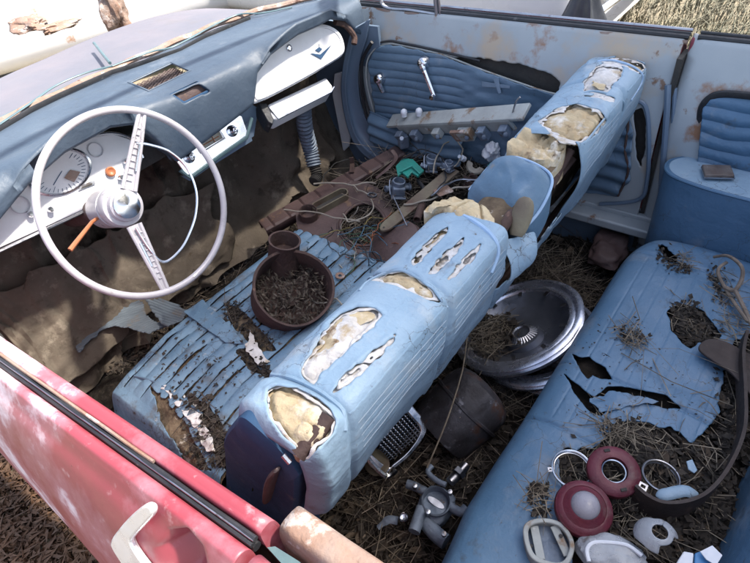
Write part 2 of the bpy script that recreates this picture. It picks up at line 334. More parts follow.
# front wing, hood, cowl
skin('front_wing', OUT, 1.006, 2.05, M['red'], 30, 40, lambda x, y, z: (x-.07*np.clip((x+.868)/.12, 0, 1), y, z), label='red near front wing')
def hoodf(U, V):
    x = -.74+1.48*U; yf = 1.86-.25*np.clip(-x-.1, 0, 1)**1+.03*np.sin(x*5); y = 1.27+(yf-1.27)*V
    z = .93-.03*((y-1.27)/.6)**2-.05*(np.abs(x)/.74)**4-.22*np.clip(V-.90, 0, 1)**1.3*6
    return np.stack([x, y, z-.002*nz(np.stack([x, y, z], -1), 5)], -1)
hood = obj('hood', grid(hoodf, 70, 70), M['hood'], car, solid=.004, label='dusty grey lid beyond the windscreen base')
def cowlf(U, V):
    x = -.74+1.48*U; yb = 1.225-.20*np.abs(x/.72)**4; y = yb+.012+(1.262-yb-.012+.04*0)*V
    return np.stack([x, y, .952-.03*V+.006*np.sin(V*6)], -1)
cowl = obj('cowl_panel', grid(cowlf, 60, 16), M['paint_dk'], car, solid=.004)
sl = lambda x: 1.225-.20*abs(x/.72)**4
xs = np.linspace(-.72, .705, 60)
obj('windscreen_channel', MB().tube([(x, sl(x)+.006, .966+.002*math.sin(x*40)) for x in xs], .013, 8, flat=.7), M['rust_tan'], car)
obj('chrome_moulding', MB().tube([(x, sl(x)+.026, .965) for x in xs], .004, 6).tube([(x, sl(x)+.036, .958) for x in xs], .0025, 6), M['tealtrim'], cowl)
def cp(px, py, z=.965): return W(px, py, z=z)
for pl in ([(-6, 128), (28, 105), (55, 86), (85, 73), (112, 66)], [(112, 66), (150, 52), (172, 47), (200, 33)], [(192, 37), (220, 22), (240, 14), (262, 13), (292, 7)]):
    obj('wiper_arm', MB().tube(crom([cp(*p, z=.975) for p in pl], 24), .0042, 8, flat=.6), M['tealtrim'], car)  # teal base puts the arms' bluish reflections into their colour
for pl in ([(-10, 135), (30, 110), (60, 95), (112, 72), (160, 57)], [(150, 60), (180, 50), (205, 36), (250, 18)]):
    obj('wiper_blade', MB().tube([cp(*p, z=.968) for p in pl], .0035, 6, flat=2.0), M['black'], car)
obj('washer_jet', MB().tube([cp(110, 63, .96), cp(101, 52, .955), cp(94, 43, .95)], .005, 8), M['tealtrim'], car)
# windscreen pillars (only their feet reach the picture)
for s in (-1, 1):
    a = np.array([s*.715, .93, .93]); obj('windscreen_pillar', MB().tube(crom([a+(s*.004, -.02, -.10), a, a+(0, .0, .06), a+(-s*.012, -.06, .22), a+(-s*.05, -.26, .42)], 24), .021, 12, flat=1.5), M['paint_dk'], car, label='bare windscreen pillar')
obj('windscreen_header', MB().tube(crom([(-.665, .67, 1.355), (-.4, .76, 1.375), (0, .80, 1.38), (.4, .76, 1.375), (.665, .67, 1.355)], 30), .02, 10, flat=.7), M['chrome_dull'], car)
# ------------------------------------------------------------------ passenger door
def xin(z): return .690+.055*np.clip((z-.70)/.23, 0, 1)**1.5
SLOT = [(448, 56), (480, 58), (520, 64), (552, 73), (560, 84), (556, 100), (520, 90), (480, 74), (455, 64)]
SL2 = [(634, 112), (642, 106), (646, 120), (645, 150), (641, 168), (636, 150)]
def pdf(U, V):
    y = .925-1.047*U; v = V*1.06; z = .925-.53*np.clip(v-.06, 0, 1); x = xin(z)
    lip = np.clip(1-v/.06, 0, 1); x = x+.02*np.sin(lip*math.pi/2); z = z+.012*(1-np.cos(lip*math.pi/2))*-1+.012*np.sin(lip*math.pi)
    P = np.stack([x, y, z], -1); x = x+.0025*nz(P, 4)
    return np.stack([x, y, z], -1)
pdoor = obj('passenger_door', grid(pdf, 260, 150, lambda P, x, y, U, V: (sd(x, y, SLOT)+2*nz(P, 60) > 0) & (sd(x, y, SL2)+1.5*nz(P, 60) > 0)), M['paint'], car, solid=.003, label='far door seen from inside, grey blue metal with rust bloom')
mir = lambda x, y, z: (-x, y, z)
po = skin('outer_skin', OUT, -.122, 1.0, M['red'], 30, 30, mir); po.parent = pdoor
obj('dark_void_box', MB().box((.735, .40, .60), (.02, 1.0, .5)), M['dark'], pdoor)  # dark box behind the slots, standing in for shade inside the door
ys = np.linspace(-.13, .93, 50)
obj('window_seal', MB().tube([(.752, y, .936) for y in ys], .007, 8).tube([(.765, y, .940) for y in ys], .005, 8), M['black'], pdoor)
obj('belt_rust', MB().tube([(.7475+.002*math.sin(y*60), y, .925+.002*math.sin(y*31)) for y in ys], .0055, 6), M['rust_tan'], pdoor)
obj('belt_moulding', MB().tube([(.777, y, .945) for y in ys], .0045, 8), M['chrome_dull'], pdoor)
# vent window frame
v0, v1, v2 = W(384, 9, x=.748), W(437, 14, x=.748), W(433, -30, x=.748)
v3 = W(381, -30, x=.748)
fr = MB().tube(crom([v3, W(380, -5, x=.748), W(386, 7, x=.748), W(410, 10, x=.748), v1], 24), .006, 8).tube([v1, v2], .0075, 8).tube([v1+(0, -.012, 0), v2+(0, -.012, 0)], .004, 8)
obj('vent_window_frame', fr, M['chrome_dull'], pdoor)
TRIM = [(368, 62), (376, 49), (388, 45), (400, 46), (440, 55), (480, 70), (520, 84), (556, 95), (600, 99), (625, 106), (633, 130), (630, 180), (618, 196), (560, 190), (470, 160), (402, 142), (384, 134), (375, 112)]
def trimf(U, V):
    y = .94-1.05*U; z = .86-.42*V; x = xin(z)-.012
    P = np.stack([y*0+1, y, z], -1); w = np.clip((y-.46)/.04, 0, 1); w2 = np.clip((.10-y)/.05, 0, 1)
    zz = z+.006*nz(P, 5, 1)+.10*(y-.7)*.0
    zz = zz+.008*np.sin(y*9)+.005*nz(P, 12, 2); x = x-.005*np.sin((zz/.027 % 1)*math.pi)**.6*w
    x = x-.010*fbm(P*[1, 1, 3], 5, 4)*(1-w)*(1-w2)-.012*w2*np.sin((z+.02*nz(P, 6))*130)*.5
    # the upper rear corner has sagged away from the metal
    x = x-.018*np.clip((z-.74)/.1, 0, 1)*np.clip((.45-y)/.3, 0, 1)
    return np.stack([x, y, z], -1)
tp = obj('trim_panel', grid(trimf, 330, 170, lambda P, x, y, U, V: sd(x, y, TRIM)+1.0*nz(P, 40) < 0), M['vinyl_door'], pdoor, solid=.003, label='buckled dark blue pleated vinyl panel')
xt = lambda p, d=.0: W(*p, x=float(xin(W(*p, x=.69)[2]))-.014-d)
obj('panel_edging', MB().tube(crom([xt(p) for p in [(374, 112), (367, 85), (367, 62), (375, 49), (388, 44), (400, 45), (440, 54), (480, 69), (520, 83), (556, 94), (610, 100)]], 60), .003, 6), M['cream_metal'], pdoor)
obj('panel_rim', MB().tube(crom([xt(p) for p in [(378, 130), (369, 110), (363, 85), (363, 60), (372, 46), (388, 41), (402, 43), (440, 51), (480, 61)]], 60), .004, 6), M['black'], pdoor)
obj('torn_edge', MB().tube(crom([xt(p, .004) for p in [(624, 106), (628, 125), (625, 150), (628, 172), (618, 196)]], 30), .0035, 6), M['rust'], pdoor)
obj('rear_reveal', MB().tube(crom([xt(p, -.004) for p in [(636, 100), (646, 108), (649, 140), (647, 180), (638, 200), (600, 204)]], 40), .006, 8), M['paint_dk'], pdoor)
# cranks
def crank(px, py, ex, ey, knob):
    c = xt((px, py), .004); e = xt((ex, ey), .020)
    m = MB().lathe(c, (-1, 0, .1), [(0, .026), (.012, .026), (.017, .022), (.019, .012), (.021, 0)], 28)
    m.tube(crom([c+(-.02, 0, 0), c*.6+e*.4+(-.012, 0, 0), e], 12), [.012]*3+[.0085]*6+[.0075]*3, 8)
    if knob: m.lathe(e, (-1, 0, 0), [(0, .018), (.008, .017), (.010, .008), (.006, 0)], 16)
    return m
obj('window_crank', crank(425, 62, 434, 96, True), M['chrome'], pdoor)
obj('door_latch_handle', crank(381, 78, 383, 92, False), M['chrome'], pdoor)
a, c2 = xt((482, 84), .012), xt((510, 87), .012); d1, d2 = xt((496, 78), .012), xt((500, 93), .012)
def ribb(p, q, w, up): n = unit(np.cross(q-p, (1, 0, 0)))*w; return [p-n, q-n*.5, q+n*.5, p+n]
obj('tape_cross', MB().prism(ribb(a, c2, .008, 0), (.001, 0, 0)).prism([p-np.array((.0015, 0, 0)) for p in ribb(d1, d2, .009, 0)], (.001, 0, 0)), M['tapemark'], pdoor)
# sagging map pocket at the panel foot
def pocf(U, V):
    y = .86-.40*U; z = .60-.035*np.sin(U*2.4)-.14*V; x = .655-.025*np.sin(V*3)+.006*np.sin(V*22+2*U)
    return np.stack([x, y, z], -1)
obj('map_pocket', grid(pocf, 60, 40), M['vinyl_door'], pdoor, solid=.003)
# door opening: jamb, kick panel, rocker
ja = crom([W(*p, x=.69) for p in [(371, 18), (366, 38), (360, 56), (358, 76), (361, 102), (370, 124), (388, 142), (412, 152)]], 60)
jb = crom([W(*p, x=.63) for p in [(350, 30), (345, 50), (342, 66), (340, 90), (344, 118), (352, 142), (366, 158), (384, 166)]], 60)
def jamf(U, V):
    i = np.clip((U*59).round().astype(int), 0, 59); P = ja[i]*(1-V)[..., None]+jb[i]*V[..., None]; P[..., 1] += -.012*np.sin(V*math.pi*3)*np.clip(U*8, 0, 1); P[..., 0] += -.006*np.cos(V*math.pi*3); return P
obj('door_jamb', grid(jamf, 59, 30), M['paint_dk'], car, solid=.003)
obj('jamb_weatherstrip', MB().tube(crom([W(*p, x=.67) for p in [(372, 42), (362, 62), (362, 90), (368, 118), (384, 138), (402, 146)]], 40), .006, 8), M['black'], car)
obj('kick_panel', MB().prism(px_poly([(334, 74), (341, 72), (346, 90), (351, 125), (349, 146), (343, 152), (337, 120), (332, 95)], x=.655), (.01, .0, 0)), M['white_metal'], car, bevel=.004)
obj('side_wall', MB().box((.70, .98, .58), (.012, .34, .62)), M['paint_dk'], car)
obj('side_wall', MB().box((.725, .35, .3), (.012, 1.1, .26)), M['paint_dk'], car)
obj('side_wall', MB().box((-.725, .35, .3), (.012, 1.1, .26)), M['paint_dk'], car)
obj('rocker_sill', MB().box((.665, .25, .405), (.055, .92, .03)).box((.695, .25, .425), (.02, .92, .02)), M['paint'], car, bevel=.006, label='far door sill')
obj('floor_pan', MB().box((0, .1, .2), (1.46, 2.3, .02)), M['dark'], car)
# ------------------------------------------------------------------ rear quarter, far side
def rqf(U, V):
    y = -.137-1.2*U; v = V*1.06; z = .928-.6*np.clip(v-.06, 0, 1); x = xin(z)
    r = np.clip(1-(-.137-y)/.03, 0, 1)**2; x = x+.014*r+.02*np.clip((.90-z)/.2, 0, 1)*0
    lip = np.clip(1-v/.06, 0, 1); x = x+.02*np.sin(lip*math.pi/2); z = z+.010*np.sin(lip*math.pi)
    return np.stack([x+.002*nz(np.stack([x, y, z], -1), 4), y, z], -1)
WINP = [(703, 108), (712, 98), (730, 96), (800, 104), (800, 190), (697, 168)]
rq = obj('rear_side_panel', grid(rqf, 240, 130), M['paint'], car, solid=.003, label='far rear inner side panel, grey blue metal')
ro = skin('outer_skin', OUT, -1.6, -.137, M['red'], 30, 30, mir); ro.parent = rq
ys = np.linspace(-1.3, -.15, 40)
obj('window_seal', MB().tube([(.754, y, .938) for y in ys], .0075, 8).tube([(.772, y, .943) for y in ys], .005, 8), M['black'], rq)
def rpf(U, V):
    y = -.19-.5*U; z = .83-.26*V; x = xin(z)-.008; P = np.stack([y*0, y, z], -1)
    x = x-.006*np.abs(np.sin((z+.012*fbm(P, 7, 2))*95))-.012*np.clip((.66-z)/.05, 0, 1)*np.sin(y*150+3*nz(P, 9))*.5
    return np.stack([x, y, z], -1)
obj('pleated_trim', grid(rpf, 200, 120, lambda P, x, y, U, V: sd(x, y, WINP) < 0), M['vinyl_door'] if 0 else M['vinyl_rear'], rq, solid=.003)
obj('trim_surround', MB().tube(crom([W(*p, x=.698) for p in [(693, 172), (698, 140), (701, 112), (709, 99), (724, 94), (760, 97), (800, 103)]], 50), .006, 8, flat=1.6), M['black'], rq)
obj('door_gap_filler', MB().box((.738, -.1295, .60), (.07, .012, .60)), M['dark'], rq)
obj('door_gap_pillar', MB().tube([W(668, 85, x=.70), W(667, 110, x=.688), W(664, 150, x=.683), W(660, 205, x=.68)], .008, 8).tube([W(675, 88, x=.71), W(673, 120, x=.70), W(671, 155, x=.695)], .006, 8), M['paint_dk'], rq)
# armrest over the wheel arch
top = [(666, 168), (667, 162), (674, 158), (690, 156), (720, 158), (800, 170), (800, 212), (750, 199), (715, 190), (690, 182), (673, 175)]
T = crom(px_poly(top, z=.655), 66, True)
def armf(U, V):
    i = (U*66).astype(int) % 66; P = T[i].copy(); c = np.array([.66, -.5, .655])
    k = np.clip(V/.12, 0, 1); P[..., :2] = c[:2]+(P[..., :2]-c[:2])*(.97+.03*np.sin(k*math.pi/2)+.0*V)[..., None]
    P[..., 2] = .655-.006*(1-np.cos(k*math.pi/2))-.40*np.clip(V-.12, 0, 1)
    P[..., 0] += -.02*np.clip(V-.12, 0, 1)+.003*nz(P, 9)*np.clip(V-.1, 0, 1)
    return P
arm = obj('armrest', grid(armf, 66, 50), M['vinyl_rear'], car, label='blue vinyl side armrest over the far wheel arch')
obj('armrest_top', MB().add(list(np.array([.66, -.5, 0])+(T-[.66, -.5, 0])*[.972, .972, 1]+[0, 0, .0005]), [tuple(range(66))]), M['vinyl'], arm)
obj('piping', MB().tube(T+[0, 0, -.004], .0035, 6, closed=True), M['vinyl_rear'], arm)
# ------------------------------------------------------------------ dashboard
ZX = [-.74, -.62, -.50, -.40, -.28, -.22, -.185, -.155, .0, .10, .135, .155, .175, .24, .36, .52, .60, .65, .70]
ZL = [.865, .905, .955, .98, .985, .965, .91, .835, .848, .860, .866, .90, .935, .962, .978, .972, .94, .89, .86]
def dashf(U, V):
    x = -.73+1.425*U; yb = 1.222-.20*np.abs(x/.72)**4; zl = np.interp(x, ZX, ZL); k = np.exp(-(V*0))
    yf = .845+.03*np.clip((x-.45)/.25, 0, 1)
    pr = [(0, yb, .953+0*x), (.28, yb*.55+yf*.45+.02, .968+0*x), (.5, yf+.085, .978+0*x), (.66, yf+.03, .974+0*x), (.76, yf, np.maximum(.950, zl+.004)), (.9, yf-.003, zl), (.93, yf+.008, zl-.004), (1.0, yf+.07, zl+.006)]
    y = x*0; z = x*0; t = [p[0] for p in pr]
    for i in range(len(pr)-1):
        w = (V >= t[i]) & ((V < t[i+1]) | (i == len(pr)-2)); f = (V-t[i])/(t[i+1]-t[i])
        g = lambda j, q: pr[min(max(j, 0), len(pr)-1)][q]
        for q, A in ((1, y), (2, z)):
            a, b_, c_, d_ = g(i-1, q), g(i, q), g(i+1, q), g(i+2, q)
            val = .5*(2*b_+(c_-a)*f+(2*a-5*b_+4*c_-d_)*f*f+(3*b_-a-3*c_+d_)*f**3); A[w] = np.broadcast_to(val, A.shape)[w]
    P = np.stack([x, y, z], -1); P[..., 2] += .0015*nz(P, 7)+(.032*np.exp(-((x+.36)/.20)**4)+.020*np.exp(-((x-.42)/.2)**4))*np.clip((.10-(y-.845))/.10, 0, 1)*(V < .86)
    return P
GR = [(128, 84), (172, 63), (192, 72), (149, 93)]; ASH = [(170, 96), (199, 83), (212, 91), (184, 105)]
dash = obj('dashboard', grid(dashf, 420, 150, lambda P, x, y, U, V: (sd(x, y, GR) > -1) & (sd(x, y, ASH) > -1)), M['dash'], car, smooth=60, solid=.004, label='dark blue padded dashboard, cracked')
bdash = bvh(dash)
def dh(p, l=0):
    q, n = hit(bdash, *p, lift=l)
    return q if q is not None else W(*p, z=.97+l)
_db = grid(dashf, 140, 90); tdash = BVHTree.FromPolygons([Vector(p) for p in _db.v], _db.f)
def quad_on(poly, l):
    return [hit(tdash, *p, lift=l)[0] for p in poly]
def insetframe(poly, w, h, z0):
    P = [np.array(p) for p in quad_on(poly, z0)]; c = sum(P)/4; I = [p+(c-p)*w for p in P]
    return MB().ring(P, I, (0, 0, h))
g = MB(); P = quad_on([(130, 84), (172, 65), (190, 72), (150, 91)], -.008)
obj('speaker_well', MB().prism(quad_on(GR, -.02), (0, 0, .004)), M['dark'], dash)
for i in range(26):
    t = (i+.5)/26; a = P[0]*(1-t)+P[3]*t; c = P[1]*(1-t)+P[2]*t; g.tube([a*(1-s)+c*s+np.array([0, 0, .0025*math.sin(s*50+i*2)]) for s in np.linspace(0, 1, 30)], .0011, 5)
for i in range(18):
    t = (i+.5)/18; a = P[0]*(1-t)+P[1]*t; c = P[3]*(1-t)+P[2]*t; g.tube([a-(0, 0, .002), c-(0, 0, .002)], .001, 5)
obj('speaker_grille', g, M['rust_mauve'], dash); obj('grille_frame', insetframe(GR, .07, .006, .0), M['dash'], dash, bevel=.001)
obj('ashtray', MB().prism(quad_on(ASH, -.010), (0, 0, .006)), M['rust_mauve'], dash, bevel=.002); obj('ashtray_frame', insetframe(ASH, .16, .006, .0), M['vinyl_navy'], dash, bevel=.0015)
for cr in ([(148, 92), (152, 97), (150, 105)], [(152, 97), (160, 93), (170, 96)], [(182, 68), (190, 62), (196, 64)], [(212, 92), (220, 100)], [(205, 68), (213, 74), (222, 73)], [(190, 104), (196, 110)], [(222, 74), (224, 68)]):
    obj('crack', MB().tube([dh(p, .0) for p in cr], .0013, 5), M['black'], dash)
# instrument panel
ip = [(-60, 275), (-60, 235), (-20, 208), (20, 178), (55, 152), (85, 138), (112, 133), (133, 140), (143, 158), (136, 186)]
NP = unit((0, -.9, .43)); oP = np.array([-.35, .885, .86])
IP = [WP(*p, oP, NP) for p in ip]
inst = obj('instrument_panel', MB().prism(IP, -NP*.012), M['white_metal'], car, bevel=.003, label='chalky silver instrument panel')
pn = lambda p, l: WP(*p, oP+NP*l, NP)
obj('panel_rim', MB().tube(crom([pn(p, .004) for p in ip[1:-1]], 50), .0035, 6), M['chrome'], inst)
obj('panel_lower_edge', MB().tube([pn(p, .002) for p in [(-60, 276), (0, 251), (136, 187)]], .004, 6), M['chrome_dull'], inst)
u, w, _ = frame(NP)
tk = MB(); gc = pn((60, 172), .001)
for i in range(25):
    a = -.6+i*.18; d_ = u*math.cos(a)*1.4+w*math.sin(a); tk.tube([gc+d_*.043, gc+d_*(.036 if i % 4 else .031)], .0007, 4)
tk.tube([gc-u*.005, gc+u*.030+w*.018], .001, 4)
obj('gauge_ticks', tk, M['vinyl_navy'], inst)
for (p, r) in (((60, 172), .05), ((20, 205), .02), ((95, 150), .018)):
    obj('gauge_bezel', MB().lathe(pn(p, 0), NP, [(r, 0), (r, .004), (r*.93, .006), (r*.88, .001), (r*.88, .0)], 48, sq=(1.5, 1) if r > .03 else (1, 1)), M['chrome'], inst)
obj('gauge_needle_housing', MB().prism([pn(p, .001) for p in [(64, 178), (70, 170), (80, 172), (74, 182)]], NP*.004), M['rust_tan'], inst)
obj('ignition_knob', MB().lathe(pn((110, 172), 0), NP, [(.012, 0), (.012, .008), (.009, .01), (.004, .006), (0, .006)], 24), M['amber'], inst)
obj('switch_plate', MB().prism([pn(p, .001) for p in [(78, 191), (80, 186), (94, 180), (95, 184)]], NP*.003), M['chrome_dull'], inst)
obj('switch_slot', MB().prism([pn(p, .003) for p in [(81, 189), (82, 187), (92, 183), (92, 185)]], NP*.002), M['dark'], inst)
for p in [(125, 162), (120, 178), (50, 210), (30, 215)]: obj('toggle_knob', MB().lathe(pn(p, 0), NP, [(.007, 0), (.007, .014), (.004, .018), (0, .018)], 16), M['chrome'], inst)
obj('instrument_backing', MB().box((-.40, 1.0, .86), (.6, .16, .10)), M['dark'], inst)
# radio
NR = unit((0, -.94, .34)); oR = np.array([0, .868, .79]); pr_ = lambda p, l=0: WP(*p, oR+NR*l, NR)
rad = obj('radio', MB().prism([pr_(p) for p in [(169, 150), (174, 147), (234, 113), (242, 116), (248, 133), (244, 139), (193, 175), (186, 175)]], -NR*.05), M['chrome'], car, bevel=.002, label='chrome faced radio with two knobs')
obj('dial_window', MB().prism([pr_(p, .002) for p in [(197, 143), (219, 131), (223, 138), (201, 151)]], -NR*.003), M['dial'], rad)
obj('dial_scale', MB().tube([pr_((202, 146), .004), pr_((219, 136), .004)], .0012, 5).tube([pr_((211, 134), .004), pr_((215, 142), .004)], .001, 5), M['amber'], rad)
obj('dial_surround', MB().tube([pr_(p, .003) for p in [(195, 143), (219, 129), (225, 138), (201, 153)]], .0018, 6, closed=True), M['chrome_dull'], rad)
for p in [(189, 157), (232, 131)]:
    obj('knob', MB().lathe(pr_(p), NR, [(.0165, 0), (.0165, .003), (.013, .005), (.011, .006), (.0105, .016), (.0085, .02), (.006, .0195), (.005, .024), (0, .025)], 32), M['chrome'], rad)
obj('teal_trim', MB().tube([pr_(p, .0) for p in [(180, 170), (190, 178), (220, 156), (247, 137), (252, 118)]], .004, 6, flat=1.6), M['tealtrim'], rad)
obj('radio_case', MB().box((0.03, .95, .76), (.2, .12, .06)), M['paint_dk'], rad)
obj('lower_dash_panel', MB().prism([W(*p, y=.90) for p in [(165, 150), (180, 175), (190, 181), (254, 136), (258, 108), (245, 100), (200, 120)]], (0, .01, 0)), M['paint_dk'], car)
# glove box
gd = [(252, 101), (252, 88), (254, 74), (259, 60), (272, 45), (291, 33), (318, 25), (332, 27), (341, 34), (345, 46), (343, 54), (332, 62), (301, 80), (262, 100)]
NG = unit((0, -.95, .30)); oG = np.array([.4, .862, .88]); pg = lambda p, l=0: WP(*p, oG+NG*l, NG)
G = crom([pg(p) for p in gd], 56, True)
cG = G.mean(0)
glv = obj('glove_box_door', MB().prism(list(G), -NG*.02), M['white_metal'], car, bevel=.004, label='chalky silver glove box door')
G2 = cG+(G-cG)*.93; obj('pressed_rib', MB().tube(G2+NG*.0005, .0022, 6, closed=True), M['white_metal'], glv)
obj('door_edge', MB().tube(G-NG*.008, .004, 6, closed=True), M['chrome_dull'], glv)
obj('lock_button', MB().lathe(pg((289, 48)), NG, [(.010, 0), (.010, .004), (.007, .006), (.006, .003), (0, .003)], 24), M['chrome'], glv)
em = MB()
em.prism([pg(p_, .0015) for p_ in [(310, 53), (320, 54.5), (331, 45), (321, 59)]], NG*.0015).prism([pg(p_, .0015) for p_ in [(315, 50), (319, 47), (322, 49), (319, 52)]], NG*.0015).tube([pg((319, 44), .002), pg((320, 50), .002)], .0008, 5)
obj('v_emblem', em, M['vinyl_navy'], glv)
obj('glove_box_recess', MB().prism([p-NG*.03 for p in list(cG+(G-cG)*1.04)], -NG*.08), M['dark'], glv)
obj('pad_underside', MB().tube(crom([pg(p, .0) for p in [(335, 22), (345, 25), (354, 36), (354, 44)]], 20), .010, 8), M['rust'], dash)
# chrome box under the glove door
NB = unit((.1, -.62, .78)); oB = np.array([.36, .84, .765]); pb = lambda p, l=0: WP(*p, oB+NB*l, NB)
bx = obj('under_dash_box', MB().prism([pb(p) for p in [(268, 104), (326, 77), (333, 86), (331, 92), (278, 119), (270, 118)]], -NB*.05), M['white_metal'], car, bevel=.006, label='silver box slung under the glove box')
obj('end_cap', MB().prism([pb(p, .003) for p in [(258, 103), (267, 103), (274, 119), (273, 124), (268, 121)]], -NB*.045), M['black'], bx, bevel=.003)
obj('chrome_lip', MB().tube([pb(p, .003) for p in [(268, 107), (278, 119), (331, 92), (334, 87)]], .003, 6), M['chrome'], bx)
# corrugated duct
dp = crom([W(303, 108, y=.93), W(305, 128, y=.95), W(310, 148, y=.97), W(314, 166, y=.95)], 90)
obj('corrugated_duct', MB().tube(dp, [.026+.003*math.sin(i*1.25) for i in range(90)], 20), M['alloy'], car)
obj('duct_tail', MB().tube(crom([W(314, 166, y=.95), W(317, 176, y=.93), W(314, 182, y=.92)], 40), [.02+.003*math.sin(i*1.6) for i in range(40)], 14), M['dark'], car)
# firewall felt
def felt(U, V):
    # crumpled sound deadening
    x = -.70+1.40*U; z = .90-.60*V; y = 1.16-.10*V**2-.12*np.clip(V-.55, 0, 1)
    P = np.stack([x, y, z], -1); P[..., 1] += .025*fbm(P*[1, 1, .5], 6, 5)-.06*(1-np.abs(nz(P*[1, 1, .35]+.3*nz(P, 3)[..., None], 9, 8)))**3+.008*nz(P, 26, 3)
    return P
obj('firewall_felt', grid(felt, 160, 90), M['carpet'], car)
# steering wheel
SW = np.array([-.363, .677, .867]); SN = unit((.026, -math.cos(.38), math.sin(.38))); su, sv, _ = frame(SN)
sp = lambda p, l=0: WP(*p, SW+SN*l, SN)
th = np.linspace(0, 2*math.pi, 120, endpoint=False)
st = obj('steering_wheel', MB().tube([SW+.205*(math.cos(t)*su+math.sin(t)*sv) for t in th], .0078, 14, closed=True), M['wheel'], car, label='thin rimmed two spoke steering wheel in lavender grey plastic')
hubc = sp((122, 206), -.025)
obj('hub', MB().lathe(hubc, SN, [(.0, -.10), (.045, -.10), (.046, -.03), (.040, -.028), (.040, -.02), (.047, -.018), (.048, 0), (.044, .008), (.036, .010), (.034, .022), (.026, .028), (0, .030)], 48), M['wheel'], st)
obj('horn_button', MB().lathe(hubc+SN*.024, SN, [(.030, 0), (.029, .006), (.02, .010), (0, .012)], 40), M['chrome'], st)
obj('steering_column', MB().tube([hubc-SN*.05, hubc-SN*.35], .030, 20), M['rust_mauve'], car)
for e, s_ in (((142, 113), (129, 190)), ((166, 291), (134, 225))):
    e_, s0 = sp(e, .0), sp(s_, -.012); side = unit(np.cross(e_-s0, SN)); m = MB()
    for k in (-1, 1):
        m.tube([s0+side*.014*k, s0*.5+e_*.5+side*.0105*k, e_+side*.006*k], .0045, 8)
    m.prism([s0-side*.013, e_-side*.006, e_+side*.006, s0+side*.013], -SN*.004)
    for i in range(9):
        t = .12+i*.085; q = s0*(1-t)+e_*t; m.tube([q-side*.013*(1-t*.5)+SN*.001, q+side*.002+SN*.001], .0022, 6)
    obj('spoke', m, M['wheel'], st); obj('spoke_insert', MB().tube([s0*.75+e_*.25+SN*.003+side*.006, s0*.4+e_*.6+SN*.003+side*.005], .003, 6), M['chrome'], st)
hr = [(136, 143), (150, 145), (170, 152), (187, 168), (196, 190), (196, 212), (190, 232), (180, 250), (164, 262), (150, 250), (136, 228)]
obj('horn_ring', MB().tube(crom([sp(p, -.005) for p in hr], 80), .0032, 8), M['chrome'], st)
obj('indicator_stalk', MB().tube([hubc-SN*.06, sp((92, 222), -.06), sp((70, 250), -.05)], [.004, .004, .0055], 8), M['amber'], st)
# ================================================================== FRONT BENCH
TE = dict(
 end=[(267, 390), (275, 386), (298, 389), (318, 399), (331, 412), (337, 420), (333, 432), (320, 444), (308, 462), (298, 460), (296, 446), (283, 436), (272, 420), (266, 403)],
 long1=[(300, 370), (312, 352), (326, 330), (342, 314), (358, 307), (372, 308), (383, 315), (372, 328), (352, 345), (332, 364), (314, 384), (303, 379)],
 long2=[(331, 394), (344, 377), (362, 360), (380, 346), (392, 338), (397, 330), (394, 342), (380, 357), (362, 374), (342, 388)],
 cresc=[(366, 280), (378, 274), (398, 270), (415, 276), (432, 290), (441, 303), (430, 301), (410, 292), (388, 284)],
 s1=[(411, 262), (420, 250), (436, 234), (448, 227), (447, 233), (434, 247), (420, 263), (413, 267)],
 s2=[(426, 276), (434, 265), (448, 250), (464, 237), (463, 244), (450, 262), (436, 274)],
 s3=[(444, 283), (455, 268), (470, 253), (482, 243), (474, 258), (458, 275)],
 far1=[(537, 121), (556, 110), (578, 103), (600, 109), (606, 121), (597, 134), (580, 143), (562, 141), (548, 132)],
 far2=[(583, 82), (592, 70), (604, 64), (626, 66), (620, 78), (604, 96), (584, 93)],
 far3=[(584, 96), (600, 93), (618, 98), (614, 103), (600, 100)],
 far4=[(602, 62), (620, 55), (642, 62), (648, 71), (640, 74), (622, 67)],
)
FP = crom([(.27, .44), (.20, .60), (.148, .72), (.120, .785), (.098, .832), (.060, .855), (.01, .862), (-.045, .857), (-.064, .832), (-.062, .76), (-.045, .70), (-.022, .62), (.0, .54), (.02, .48)], 240)
FL = np.concatenate([[0], np.cumsum(np.hypot(*np.diff(FP, axis=0).T))]); FL /= FL[-1]
CURL = False
